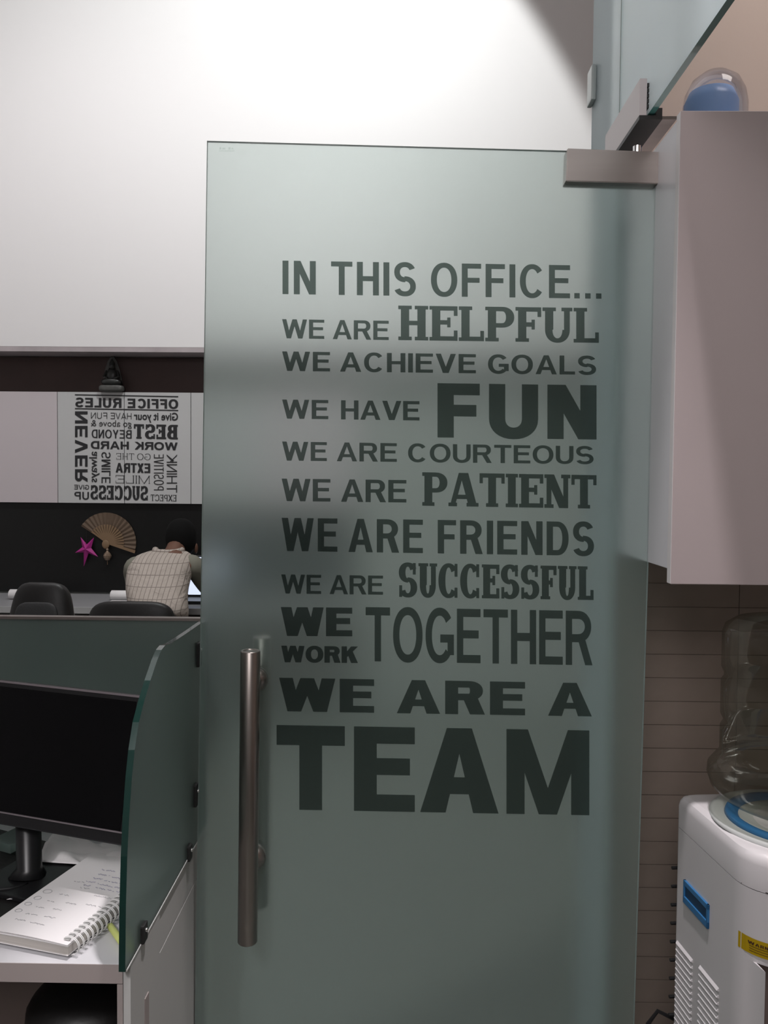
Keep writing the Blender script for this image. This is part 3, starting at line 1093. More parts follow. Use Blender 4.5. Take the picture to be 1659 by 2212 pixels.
# louvres
v1a, v1b = inv @ side_pt(1463, 2030), inv @ side_pt(1497, 2070)
v2a, v2b = inv @ side_pt(1512, 2096), inv @ side_pt(1553, 2145)
for (ya, yb, zst) in ((v1a.y, v1b.y, v1a.z), (v2a.y, v2b.y, (v2a.z + v2b.z) / 2 + .01)):
    for k in range(20):
        z0 = zst - 0.0125 * k
        bm = bmesh.new()
        X = WX @ Matrix.Translation((0, 0, z0)) 
        vs = [bm.verts.new(X @ Vector(p)) for p in ((0.0005, yb, 0), (0.0005, ya, 0), (-0.004, ya - .001, -.0055), (-0.004, yb + .001, -.0055), (0.0005, ya, -.007), (0.0005, yb, -.007))]
        bm.faces.new((vs[0], vs[1], vs[2], vs[3])); bm.faces.new((vs[3], vs[2], vs[4], vs[5]))
        bm.faces.new((vs[1], vs[4], vs[2])); bm.faces.new((vs[0], vs[3], vs[5])); bm.faces.new((vs[0], vs[5], vs[4], vs[1]))
        bmo('louvre', bm, M['disp'], wc)
# front seam, warning label wrapped on the bowed front
def ribbon(bm, xa, xb, z0, z1, off, n=14, f=lambda x, t: 0.0):
    prev = None
    for k in range(n + 1):
        x = xa + (xb - xa) * k / n
        dz = f(x, k / n)
        a = bm.verts.new(WX @ Vector((x, front_y(x) - off, z0 + dz)))
        b = bm.verts.new(WX @ Vector((x, front_y(x) - off, z1 + dz)))
        if prev: bm.faces.new((prev[0], a, b, prev[1]))
        prev = (a, b)
pa = front_hit(1594, 2006)
pb = front_hit(1594, 2038)
bm = bmesh.new()
ribbon(bm, pa.x, pa.x + 0.075, pb.z - 0.004, pa.z - 0.002, 0.0012)
lb = bmo('warning_label', bm, M['label_yellow'], wc)
bm = bmesh.new()
zh = pa.z - 0.008
def lmap(X, Y):
    x = pa.x + X
    return WX @ Vector((x, front_y(x) - 0.0018, zh + Y))
word_mesh(bm, 'WARNING', ((.0065, -.0050), (.040, -.0050), (.0065, 0), (.040, 0)), lmap, v=.25, h=.18, gap=.15)
bmo('lettering', bm, M['label_ink'], lb)
bm = bmesh.new()
for k in range(3):
    ribbon(bm, pa.x + .008, pa.x + .062, zh - .0085 - .004 * k, zh - .0075 - .004 * k, 0.0016)
bmo('fine_print', bm, M['label_ink'], lb)
ps = front_hit(1600, 1906)
bm = bmesh.new()
ribbon(bm, ps.x, wd - rf, ps.z - 0.0008, ps.z + 0.0008, 0.0006, 10)
bmo('seam', bm, M['dark_gap'], wc)
# condenser grid behind and mains lead
bm = bmesh.new()
for k in range(16):
    z0 = 0.12 + 0.0375 * k
    tube(bm, [WX @ Vector((0.0, 0.010, z0)), WX @ Vector((wd, 0.010, z0))], 0.0035, 6)
for xx in (0.02, 0.1, 0.2, 0.3):
    tube(bm, [WX @ Vector((xx, 0.012, 0.1)), WX @ Vector((xx, 0.012, 0.70))], 0.002, 6)
for z0 in (0.2, 0.6):
    abox(bm, 0.02, 0.03, -0.004, 0.03, z0, z0 + 0.01, X=WX)
bmo('condenser_grid', bm, M['black'], wc)
bm = bmesh.new()
pts = [WX @ Vector(p) for p in ((.02, .03, .36), (-.012, .035, .375), (-.03, .04, .345), (-.035, .045, .28), (-.028, .045, .18), (-.01, .05, .08), (.04, .06, .02), (.14, .08, .008))]
tube(bm, pts, 0.0042, 8)
bmo('mains_lead', bm, M['black'], wc)
for xx in (0.03, wd - 0.03):
    for yy in (-0.03, -dd + 0.05):
        bm = bmesh.new()
        p = WX @ Vector((xx, yy, 0))
        lathe(bm, [(0, 0), (.014, 0), (.016, .004), (.014, .0195), (0, .0195)], 14, Matrix.Translation((p.x, p.y, 0.0005)))
        bmo('foot', bm, M['black'], wc)
# big bottle upside-down on the cooler
bz = ztopd + 0.012
bt = tag(empty('water_bottle', (wcx.x, wcx.y, bz)), 'large clear ribbed water bottle standing upside down on the water cooler', 'bottle')
rb = 0.135
prof = [(0.0, .0), (.027, .0), (.028, .004), (.060, .010), (.100, .014), (.132, .028), (.150, .046), (.156, .064), (.155, .078), (.146, .090), (.138, .098), (.135, .108), (.135, .15), (.130, .158), (.130, .166), (.135, .176), (.135, .235), (.130, .243), (.130, .251), (.135, .262), (.135, .325), (.130, .340), (.112, .352), (.06, .348), (0, .343)]
bm = bmesh.new()
lathe(bm, prof, 56, Matrix.Translation((wcx.x, wcx.y, bz)))
bmo('bottle', bm, M['clear'], bt, True)

# ================================================================== WORKSTATION ON THE LEFT
PXL = -0.400
DZ = EYE + (PX(283, 2080, PXL).z - EYE)
BYY = 1.76
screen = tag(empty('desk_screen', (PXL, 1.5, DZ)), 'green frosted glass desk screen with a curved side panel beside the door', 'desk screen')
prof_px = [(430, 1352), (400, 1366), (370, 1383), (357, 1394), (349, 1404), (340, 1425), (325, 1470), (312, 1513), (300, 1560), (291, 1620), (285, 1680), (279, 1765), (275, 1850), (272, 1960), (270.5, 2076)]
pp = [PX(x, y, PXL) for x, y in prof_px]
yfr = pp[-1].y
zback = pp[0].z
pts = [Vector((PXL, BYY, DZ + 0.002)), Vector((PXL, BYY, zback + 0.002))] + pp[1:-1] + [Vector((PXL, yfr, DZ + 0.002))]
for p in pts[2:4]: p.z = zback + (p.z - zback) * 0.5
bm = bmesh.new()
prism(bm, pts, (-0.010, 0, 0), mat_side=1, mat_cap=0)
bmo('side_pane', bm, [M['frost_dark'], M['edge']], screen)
bm = bmesh.new()
abox(bm, -2.2, PXL - 0.011, BYY - 0.010, BYY, DZ - 0.10, zback, 0)
o = bmo('back_pane', bm, [M['frost_dark'], M['edge']], screen)
for p in o.data.polygons:
    if abs(p.normal.y) < 0.5: p.material_index = 1
box('bottom_rail', PXL - 0.011, PXL + 0.001, yfr + 0.005, BYY, DZ - 0.0005, DZ + 0.002, M['wire'], screen)
box('top_rail', -2.2, PXL - 0.011, BYY - 0.016, BYY + 0.004, zback + 0.0002, zback + 0.006, M['steel_plate'], screen)
for (px, py, hh) in ((308, 2010, .03), (407, 1838, .03), (421, 1712, .045), (427.5, 1408, .05)):
    c = PX(px, py, PXL)
    bm = bmesh.new()
    abox(bm, PXL - 0.016, PXL + 0.006, c.y - 0.011, c.y + 0.011, c.z - hh * .6, c.z + hh * .4, 0.003)
    cl = bmo('clip', bm, M['gasket'], screen)
    bm = bmesh.new()
    ellipsoid(bm, (PXL + 0.007, c.y - .003, c.z + hh * .1), .0035, .0035, .0035)
    bmo('screw', bm, M['chrome'], cl, True)

desk = tag(empty('desk', (-1.2, 1.5, 0)), 'pale grey office desk under the notebook and black monitor', 'desk')
dfy = PZ(283, 2082, DZ).y
zf1 = PY(100, 2112, dfy).z
box('desktop', -2.2, PXL - 0.012, dfy, BYY - 0.012, DZ - 0.032, DZ - 0.001, [M['desk_top']], desk, bev=0.001)
box('front_edge', -2.2, PXL - 0.012, dfy - 0.001, dfy, DZ - 0.031, DZ - 0.0015, M['desk_front'], desk)
bm = bmesh.new()
abox(bm, PXL - 0.011, PXL, dfy, PX(345, 2100, PXL).y, 0.0, DZ - 0.001)
bmo('end_panel', bm, M['desk_side'], desk)
xl = PY(253, 2150, dfy).x
box('leg_panel', xl, PXL - 0.012, dfy, BYY - 0.02, 0.0, DZ - 0.033, M['desk_front'], desk)
ya = PX(312, 2100, PXL).y
yb = PX(320, 2100, PXL).y
box('edge_strip', PXL, PXL + 0.0015, ya, yb, 0.0, DZ - 0.10, M['desk_front'], desk)
ye = PX(345, 2100, PXL).y
z_l = PX(385, 1983, PXL).z
box('rear_panel', PXL - 0.011, PXL - 0.003, ye + 0.001, BYY, z_l, DZ - 0.001, M['desk_side'], desk)
box('cable_box', PXL - 0.011, PXL - 0.0025, ye + 0.001, BYY, 0.0, z_l - 0.002, M['desk_side'], desk)
box('modesty_panel', -2.2, xl - 0.001, BYY - 0.16, BYY - 0.14, 0.15, DZ - 0.033, M['desk_dark'], desk)
box('leg_panel', -2.2, -2.18, dfy, BYY - 0.02, 0.0, DZ - 0.033, M['desk_front'], desk)

# stool under the desk
sx = PY(158, 2212, 1.40).x
szz = PY(185, 2166, 1.40).z
stl = tag(empty('stool', (sx, 1.47, 0)), 'black padded stool pushed under the pale desk', 'stool')
bm = bmesh.new()
ellipsoid(bm, (sx, 1.47, szz - .05), .105, .10, .05, pw=2.2)
bmo('seat', bm, M['leather'], stl, True)
bm = bmesh.new()
lathe(bm, [(0.02, 0.07), (0.02, szz - .09), (.06, szz - .085)], 16, Matrix.Translation((sx, 1.47, 0)))
bmo('column', bm, M['black'], stl, True)
for k in range(5):
    a = 2 * PI * k / 5 + .3
    bm = bmesh.new()
    tube(bm, [(sx, 1.47, .07), (sx + .10 * math.cos(a), 1.47 + .10 * math.sin(a), .055), (sx + .13 * math.cos(a), 1.47 + .13 * math.sin(a), .012)], [.016, .012, .011], 8)
    bmo('leg', bm, M['black'], stl, True)

# monitor
mBR = PY(269, 1829, 1.382)
C3 = CM.to_3x3()
ux = (C3 @ Vector((-3.098, 0.09, -1.0))).normalized()     # along the top edge, away from the viewer
uz = (C3 @ Vector((0.4967, 5.99, -1.0))).normalized()     # up the screen
uz = (uz - ux * ux.dot(uz)).normalized()
mh = 0.2
for k in range(400):
    p_ = CM.inverted() @ (mBR + uz * mh)
    if 1106 - FPX * p_.y / -p_.z > 1505: mh += 0.0005
un = ux.cross(uz).normalized()
if un.y > 0: un = -un
MXF = Matrix((( -ux.x, un.x, uz.x, mBR.x), (-ux.y, un.y, uz.y, mBR.y), (-ux.z, un.z, uz.z, mBR.z), (0, 0, 0, 1)))   # local x right, y out of the screen, z up
mw = 0.47
mon = tag(empty('monitor', (mBR.x - 0.2, mBR.y + .1, DZ)), 'black computer monitor, switched off, on the pale desk', 'monitor')
bm = bmesh.new()
abox(bm, -mw, 0, -0.035, 0, 0, mh, 0.003, X=MXF)
bmo('case', bm, M['black'], mon)
bm = bmesh.new()
abox(bm, -mw + .014, -0.012, 0.0002, 0.0012, 0.024, mh - 0.010, X=MXF)
bmo('display', bm, M['screen_off'], mon)
bm = bmesh.new()
abox(bm, -mw + .003, -0.003, -0.004, 0.0015, mh - 0.0028, mh + 0.0006, X=MXF)
abox(bm, -mw + .010, -0.006, 0.0, 0.0025, 0.0205, 0.0228, X=MXF)
bmo('trim_line', bm, M['bezel_line'], mon)
mc = MXF @ Vector((-mw * .5, -0.03, 0.05))
bm = bmesh.new()
tube(bm, [mc, (mc.x, mc.y + .005, DZ + .03), (mc.x, mc.y, DZ + 0.012)], [.022, .022, .035], 14)
bmo('neck', bm, M['black'], mon, True)
b1, b2, b3, b4 = PZ(20, 1800, DZ + .012), PZ(74, 1794, DZ + .012), PZ(70, 1812, DZ + .012), PZ(-60, 1870, DZ + .012)
bm = bmesh.new()
bx_, by_ = mc.x, mc.y
X = Matrix.Translation((bx_ + .02, by_ - .05, DZ)) @ Matrix.Rotation(R(-19), 4, 'Z')
abox(bm, -.10, .10, -.03, .10, 0.0068, 0.016, 0.002, X=X)
bmo('base', bm, M['black'], mon)

gf = PZ(50, 1800, DZ + .034)
bm = bmesh.new()
abox(bm, -.035, .022, -.05, .012, 0.0170, 0.034, 0.001, X=Matrix.Translation((gf.x, gf.y, DZ)) @ Matrix.Rotation(R(-24), 4, 'Z'))
bmo('glass_foot', bm, M['frost_dark'], mon)

# black folder lying under the notebook
NP = [PZ(157, 2042, DZ + .024), None]
C0 = PZ(156, 2043, DZ + 0.024)
aN = R(15.5)
dl = Vector((math.sin(aN), math.cos(aN), 0))
dw = Vector((-math.cos(aN), math.sin(aN), 0))
fd = C0 + dw * 0.10 + dl * 0.045
bm = bmesh.new()
q = [fd, fd + dw * 0.42 - dl * .02, fd + dw * 0.42 + dl * 0.32, fd + dw * .02 + dl * 0.26]
q = [Vector((p.x, p.y, DZ + 0.0002)) for p in q]
q[0].x -= 0.01
prism(bm, q, (0, 0, 0.006))
bmo_f = bmo('folder', bm, M['leather'])
tag(bmo_f, 'flat black folder under the open spiral notebook', 'folder')
# spiral notebook
nb = tag(empty('spiral_notebook', (C0.x, C0.y, DZ)), 'thick spiral-bound notebook with handwriting, open on the desk edge', 'notebook')
NX = Matrix.Translation((C0.x, C0.y, DZ)) @ Matrix(((-dw.x, dl.x, 0, 0), (-dw.y, dl.y, 0, 0), (0, 0, 1, 0), (0, 0, 0, 1)))
NW, NL, NT = 0.162, 0.285, 0.024
z00 = 0.0075
def page(bm, z0, z1, inset, sag, curl=0.0, n=14):
    a_, b_ = [], []
    for j in range(2):
        for k in range(n + 1):
            x = -NW + inset + (NW - inset - 0.008) * k / n
            y = inset * .6 if j == 0 else NL - inset * .4
            t = k / n
            dz = -sag * (1 - t) ** 2 + curl * math.sin(t * PI) * (1 if j == 0 else .3)
            a_.append(bm.verts.new(NX @ Vector((x, y, z0 + dz * (z0 / NT)))))
            b_.append(bm.verts.new(NX @ Vector((x, y, z1 + dz))))
    m_ = n + 1
    for k in range(n):
        bm.faces.new((b_[k], b_[k + 1], b_[m_ + k + 1], b_[m_ + k]))
        bm.faces.new((a_[k + 1], a_[k], a_[m_ + k], a_[m_ + k + 1]))
        bm.faces.new((a_[k], a_[k + 1], b_[k + 1], b_[k]))
        bm.faces.new((a_[m_ + k + 1], a_[m_ + k], b_[m_ + k], b_[m_ + k + 1]))
    bm.faces.new((a_[0], b_[0], b_[m_], a_[m_]))
    bm.faces.new((a_[n], a_[m_ + n], b_[m_ + n], b_[n]))
bm = bmesh.new()
page(bm, z00, NT - 0.0035, 0.002, 0.002)
bmo('page_block', bm, M['paper_edge'], nb)
bm = bmesh.new()
page(bm, NT - 0.0034, NT - 0.0010, 0.000, 0.001, 0.001)
page(bm, NT - 0.0008, NT, -0.0015, -0.001, 0.0022)
bmo('top_sheet', bm, M['paper'], nb)
bm = bmesh.new()
page(bm, 0.0064, z00 - 0.0002, -0.001, 0.0)
bmo('back_cover', bm, M['paper'], nb)
for k in range(21):
    y = 0.010 + 0.0120 * k
    for dy in (0, 0.0028):
        bm = bmesh.new()
        pts = [NX @ Vector((-0.012 + 0.016 * math.cos(a), y + dy, NT * .5 + .004 + (NT * .5 + .002) * math.sin(a))) for a in [R(t) for t in range(-90, 131, 20)]]
        tube(bm, pts, 0.0009, 5)
        bmo('wire_ring', bm, M['wire'], nb, True)
    bm = bmesh.new()
    for p in (((-.021, y - .0022), (-.012, y - .0022), (-.012, y + .0048), (-.021, y + .0048)),):
        bm.faces.new([bm.verts.new(NX @ Vector((a, b, NT + 0.0024))) for a, b in p])
    bmo('punch_hole', bm, M['desk_side'], nb)
# handwriting (illegible scribble lines)
def scribble(bm, x0, y0, length, h, r):
    """along local +y writing direction runs along -x.. the lines run with the page width"""
    n = int(length / 0.0016)
    pts = []
    for k in range(n):
        if random.random() < 0.10 and len(pts) > 2:
            tube(bm, pts, r, 4, False); pts = []
            continue
        x = x0 + length * k / n
        y = y0 + random.uniform(-h, h)
        t = (x + NW) / (NW - .008)
        z = NT + 0.001 * (1 - t) ** 2 + 0.0022 * math.sin(max(0, min(1, t)) * PI) + 0.0006
        pts.append(NX @ Vector((x, y, z)))
    if len(pts) > 1: tube(bm, pts, r, 4, False)
bm = bmesh.new()
for (x, y, L) in ((-.105, .225, .03), (-.065, .222, .04), (-.10, .207, .025), (-.07, .205, .045), (-.10, .192, .02), (-.075, .190, .05), (-.105, .178, .02), (-.08, .176, .055), (-.075, .163, .05), (-.10, .165, .015)):
    scribble(bm, x, y, L, .0022, .00035)
bmo('blue_handwriting', bm, M['pen_ink'], nb)['kind'] = 'stuff'
bm = bmesh.new()
for (x, y, L) in ((-.125, .172, .022), (-.10, .155, .02), (-.06, .140, .04), (-.12, .125, .022), (-.125, .100, .02), (-.09, .104, .022), (-.055, .110, .05), (-.130, .078, .022), (-.098, .080, .022), (-.130, .055, .024), (-.095, .056, .022), (-.135, .036, .022), (-.105, .034, .03)):
    scribble(bm, x, y, L, .0018, .00032)
for (x, y, r_) in ((-.146, .128, .008), (-.147, .104, .0065), (-.149, .083, .006), (-.149, .060, .006)):
    pts = [NX @ Vector((x + r_ * math.cos(a), y + r_ * .8 * math.sin(a), NT + .0021)) for a in [2 * PI * k / 14 for k in range(15)]]
    tube(bm, pts, .00032, 4, False)
bmo('pencil_handwriting', bm, M['pencil_ink'], nb)['kind'] = 'stuff'

# yellow highlighter under the notebook
a_, b_ = PZ(240, 2003, DZ + .006), PZ(274, 2050, DZ + .006)
d_ = (b_ - a_)
bm = bmesh.new()
tube(bm, [a_ - d_ * .12, a_ - d_ * .05, b_, b_ + d_ * .02], [.003, .0055, .0058, .004], 14)
hl = tag(bmo('highlighter', bm, M['yellow'], None, True), 'pale yellow highlighter pen poking out under the notebook spiral', 'pen')


# crumpled sheet behind the notebook
def sheet(name, quad_px, z, amp, fn, label, cat='paper', mat='paper', n=22):
    c_ = [PZ(x, y, DZ + z) for x, y in quad_px]
    bm = bmesh.new()
    g = []
    for i in range(n + 1):
        row = []
        for j in range(n + 1):
            s, t = i / n, j / n
            p = (c_[0] * (1 - s) + c_[1] * s) * (1 - t) + (c_[3] * (1 - s) + c_[2] * s) * t
            row.append(bm.verts.new((p.x, p.y, DZ + z + amp * fn(s, t))))
        g.append(row)
    for i in range(n):
        for j in range(n):
            bm.faces.new((g[i][j], g[i + 1][j], g[i + 1][j + 1], g[i][j + 1]))
    o = bmo(name, bm, M[mat], None, True)
    md = o.modifiers.new('thick', 'SOLIDIFY')
    md.thickness = 0.0006
    return tag(o, label, cat)


sheet('paper_sheet', ((78, 1872), (268, 1884), (268, 1843), (122, 1808)), 0.010, 0.020,
      lambda s, t: 0.5 + .5 * math.sin(s * 7.0 + t * 2.5) * math.sin(t * PI) * .9 + .35 * math.exp(-((s - .25) ** 2 + (t - .8) ** 2) * 22) + .30 * math.sin(s * 15 + 3 * math.sin(t * 6)) * math.sin(t * 5) * .8,
      'crumpled white paper behind the spiral notebook, under the monitor')
sheet('paper_slip', ((-40, 1918), (32, 1918), (60, 1908), (-40, 1893)), 0.010, 0.002, lambda s, t: .5, 'white paper slip lying on the black folder, furthest slip')
sheet('paper_slip', ((14, 1944), (60, 1940), (70, 1925), (56, 1930)), 0.010, 0.002, lambda s, t: .5, 'small white paper scrap beside the notebook corner')
bm = bmesh.new()
pts = [PZ(x, y, DZ + .016) for x, y in ((-30, 1930), (0, 1922), (20, 1920), (45, 1914), (60, 1908))]
tube(bm, pts, [.004, .005, .004, .003, .002], 8)
tag(bmo('cable', bm, M['black'], None, True), 'short black cable lying on the folder beside the paper slips', 'cable')

# ================================================================== FAR DESK, CHAIRS, PERSON
fz = PY(200, 1286, WY - .1).z
fy0 = 4.72
fdk = tag(empty('long_desk', (-2, 4.9, 0)), 'long grey desk along the black wall behind the chairs', 'desk')
box('desktop', -4.0, XE, fy0, WY - 0.032, fz - 0.03, fz, M['far_desk'], fdk, bev=0.002)
box('front_edge', -4.0, XE, fy0 - 0.012, fy0 - 0.0005, fz - 0.035, fz, M['far_desk_edge'], fdk)
for px in (-20, 145, 157, 330, 480):
    x = PY(px, 1325, fy0).x
    box('leg_panel', x - .012, x + .012, fy0, WY - 0.04, 0, fz - 0.031, M['far_desk_edge'], fdk)
box('modesty_panel', -4.0, XE, WY - 0.10, WY - 0.08, .1, fz - 0.032, M['desk_dark'], fdk)
# paper rolls lying on the desk
for (px, py, lab) in ((21, 1279, 'white paper roll on the far desk behind the tilted black chair'), (240, 1278, 'white paper roll on the far desk beside the seated person')):
    c = PY(px, py, 5.0)
    bm = bmesh.new()
    rad = 0.030
    lathe(bm, [(0, 0), (rad * .8, 0), (rad, .004), (rad, .30), (rad * .9, .302), (rad * .55, .300), (rad * .5, .29), (0, .29)], 24, Matrix.Translation((c.x, 5.0, fz + rad + 0.0005)) @ Matrix.Rotation(R(90), 4, 'Y'))
    tag(bmo('paper_roll', bm, M['paper'], None, True), lab, 'paper roll')
pc_ = PY(252, 1294, 4.88)
tag(box('notepad', pc_.x - .045, pc_.x + .13, 4.80, 4.93, fz + 0.0003, fz + 0.010, M['paper']), 'white notepad on the far desk in front of the paper roll', 'notepad')


def chair(name, x, y, zt_, wdt, hgt, rot, lean, label, taper=0.0, mesh=False):
    root = tag(empty(name, (x, y, 0)), label, 'chair')
    X = Matrix.Translation((x, y, 0)) @ Matrix.Rotation(rot, 4, 'Z')
    bm = bmesh.new()
    BXm = X @ Matrix.Translation((0, 0, zt_ - hgt)) @ Matrix.Rotation(lean, 4, 'X')
    ellipsoid(bm, (0, 0, hgt / 2), wdt / 2, .035, hgt / 2, pw=4.4 if not taper else 5.0, seg=32, rings=18)
    for v_ in bm.verts:
        t = v_.co.z / hgt
        v_.co.x *= (1 + taper * (0.5 - t))
        v_.co.y += 0.05 * (v_.co.x / (wdt / 2)) ** 2 * 0.5
        v_.co = BXm @ v_.co
    back = bmo('backrest', bm, M['leather'], root, True)
    if mesh:
        bm = bmesh.new()
        ellipsoid(bm, (0.0, -0.034, hgt * .42), wdt * .33, .012, hgt * .36, pw=4.5, seg=24, rings=12)
        for v_ in bm.verts: v_.co = BXm @ v_.co
        bmo('back_shell', bm, M['mesh_back'], back, True)
    # the backrest faces the desk: seat lies on the far side (+y)
    bm = bmesh.new()
    ellipsoid(bm, (0, .27, .46), .23, .22, .045, pw=3.2, seg=32, rings=12, X=X)
    bmo('seat', bm, M['leather'], root, True)
    bm = bmesh.new()
    tube(bm, [BXm @ Vector((0, -.045, hgt * .35)), BXm @ Vector((0, -.055, 0.02)), X @ Vector((0, .02, .40)), X @ Vector((0, .2, .405))], [.02, .022, .022, .022], 10)
    bmo('back_bracket', bm, M['black'], root, True)
    bm = bmesh.new()
    lathe(bm, [(0.028, 0.09), (0.028, .24), (.02, .24), (.02, .415), (.08, .416)], 18, X @ Matrix.Translation((0, .27, 0)))
    bmo('gas_column', bm, M['black'], root, True)
    for s in (-1, 1):
        bm = bmesh.new()
        tube(bm, [X @ Vector((s * .20, .18, .43)), X @ Vector((s * .27, .18, .47)), X @ Vector((s * .27, .18, .62)), X @ Vector((s * .27, .08, .635)), X @ Vector((s * .27, .34, .635))], [.013, .013, .013, .016, .018], 8)
        bmo('armrest', bm, M['black'], root, True)
    for k in range(5):
        a = 2 * PI * k / 5 + .2
        c_, s_ = math.cos(a), math.sin(a)
        bm = bmesh.new()
        tube(bm, [X @ Vector((0, .27, .10)), X @ Vector((.29 * c_, .27 + .29 * s_, .066))], [.024, .015], 8)
        lg = bmo('leg', bm, M['black'], root, True)
        bm = bmesh.new()
        Xc = X @ Matrix.Translation((.28 * c_, .27 + .28 * s_, .0275)) @ Matrix.Rotation(a, 4, 'Z') @ Matrix.Rotation(R(90), 4, 'X')
        lathe(bm, [(0, -.02), (.024, -.02), (.027, -.014), (.027, .014), (.024, .02), (0, .02)], 14, Xc)
        bmo('caster', bm, M['black'], lg, True)
    return root


c1 = PY(277, 1300, 3.92)
cwid = PY(371, 1320, 3.92).x - PY(180, 1320, 3.92).x
chair('office_chair', c1.x, 3.92, c1.z, cwid, .38, 0, R(-6), 'black office chair with a rounded low back, behind the seated person')
c2 = PY(74, 1259, 3.2)
chair('office_chair', c2.x, 3.2, c2.z, .262, .36, 0, R(-12), 'black office chair with a tall tapered back, left of the seated person', taper=0.42, mesh=True)


def skin_mesh(name, verts, edges, radii, mat, parent, sub=2, root=0):
    me = bpy.data.meshes.new(name)
    me.from_pydata([tuple(v) for v in verts], edges, [])
    o = link(name, me, mat, parent)
    sk = o.modifiers.new('skin', 'SKIN')
    sk.use_smooth_shade = True
    for i, r_ in enumerate(radii):
        sv = me.skin_vertices[0].data[i]
        sv.radius = r_ if isinstance(r_, tuple) else (r_, r_)
        sv.use_root = (i == root)
    if sub:
        s_ = o.modifiers.new('sub', 'SUBSURF')
        s_.levels = sub
        s_.render_levels = sub
    return o


# person: seated, bent forward over the desk, back to the viewer
hp = PY(330, 1300, 4.32)
hip = Vector((hp.x + .02, 4.30, 0.57))
pn = tag(empty('person', (hip.x, hip.y, 0)), 'seated person in a pale checked shirt bent over the far desk, seen from behind', 'person')
neck = PY(372, 1196, 4.62)
head = PY(392, 1168, 4.76)
chest = Vector((hip.x + .015, 4.64, .95))
waist = Vector((hip.x - .01, 4.42, .74))
shL = PY(290, 1222, 4.56)
shR = PY(418, 1218, 4.60)
elL = Vector((shL.x - .05, 4.76, .80))
elR = PY(452, 1272, 4.74)
haL = Vector((shL.x + .12, 5.00, fz + .035))
haR = Vector((elR.x + .02, 5.00, fz + .035))
kneeL, kneeR = Vector((hip.x - .13, 4.66, .56)), Vector((hip.x + .15, 4.66, .56))
ftL, ftR = Vector((hip.x - .13, 4.62, .09)), Vector((hip.x + .15, 4.62, .09))
# body (skin): pelvis root, spine, head, arms with hands, legs
V = [hip, waist, chest, neck, (neck + head) / 2, head, shL, elL, haL, shR, elR, haR, hip + Vector((-.10, .05, 0)), kneeL, ftL, hip + Vector((.10, .05, 0)), kneeR, ftR, ftL + Vector((0, .14, -.05)), ftR + Vector((0, .14, -.05))]
Eg = [(0, 1), (1, 2), (2, 3), (3, 4), (4, 5), (2, 6), (6, 7), (7, 8), (2, 9), (9, 10), (10, 11), (0, 12), (12, 13), (13, 14), (0, 15), (15, 16), (16, 17), (14, 18), (17, 19)]
Rr = [.11, .10, .085, .052, .055, (.075, .09), .05, .038, .026, .05, .038, .026, .085, .06, .04, .085, .06, .04, .035, .035]
nV = len(V)
for ha, s in ((haL, 1), (haR, -1)):
    bi = 8 if s == 1 else 11
    for k in range(5):
        if k < 4:
            a = V[bi] + Vector(((k - 1.5) * .019, .045, .002)); L = (.07, .078, .073, .058)[k if s == -1 else 3 - k]
            dirv = Vector((0, 1, -.05))
        else:
            a = V[bi] + Vector((.026 * s, .01, 0)); L = .05; dirv = Vector((.6 * s, .8, 0)).normalized()
        i0 = len(V)
        V += [a, a + dirv * L * .5 + Vector((0, 0, .006)), a + dirv * L + Vector((0, 0, -.008))]
        Rr += [.010, .0088, .0075]
        Eg += [(bi, i0), (i0, i0 + 1), (i0 + 1, i0 + 2)]
body = skin_mesh('body', V, Eg, Rr, M['skin'], pn, 2, 0)
# face: nose and ears
bm = bmesh.new()
hd = Vector(head)
ellipsoid(bm, hd + Vector((0, -.008, .018)), .086, .104, .112, pw=2.2)
bmo('hair', bm, M['hair'], pn, True)
for s in (-1, 1):
    bm = bmesh.new()
    ellipsoid(bm, hd + Vector((s * .080, .02, -.045)), .010, .020, .030)
    bmo('ear', bm, M['skin'], pn, True)
bm = bmesh.new()
ellipsoid(bm, hd + Vector((0, .105, -.045)), .014, .022, .022)
bmo('nose', bm, M['skin'], pn, True)
for s in (-1, 1):
    bm = bmesh.new()
    ellipsoid(bm, hd + Vector((s * .030, .092, -.018)), .013, .008, .008)
    bmo('eye', bm, M['paper'], pn, True)
bm = bmesh.new()
ellipsoid(bm, hd + Vector((0, .090, -.082)), .024, .008, .006)
bmo('mouth', bm, M['pink'], pn, True)


# shirt body: lofted elliptical rings along the spine
def loft(name, secs, mat, parent, seg=36):
    bm = bmesh.new()
    rings = []
    for (c_, ax, rx, ry) in secs:
        ax = Vector(ax).normalized()
        sx_ = Vector((1, 0, 0)); sx_ = (sx_ - ax * sx_.dot(ax)).normalized()
        sy_ = ax.cross(sx_)
        p_ = 2.5
        ring = []
        for k in range(seg):
            a = 2 * PI * k / seg
            ca, sa = math.cos(a), math.sin(a)
            ring.append(bm.verts.new(Vector(c_) + sx_ * rx * math.copysign(abs(ca) ** (2 / p_), ca) + sy_ * ry * math.copysign(abs(sa) ** (2 / p_), sa)))
        rings.append(ring)
    for a, b in zip(rings, rings[1:]):
        for k in range(seg): bm.faces.new((a[k], a[(k + 1) % seg], b[(k + 1) % seg], b[k]))
    bm.faces.new(rings[0][::-1]); bm.faces.new(rings[-1])
    o = bmo(name, bm, mat, parent, True)
    s_ = o.modifiers.new('sub', 'SUBSURF'); s_.levels = 1; s_.render_levels = 1
    return o


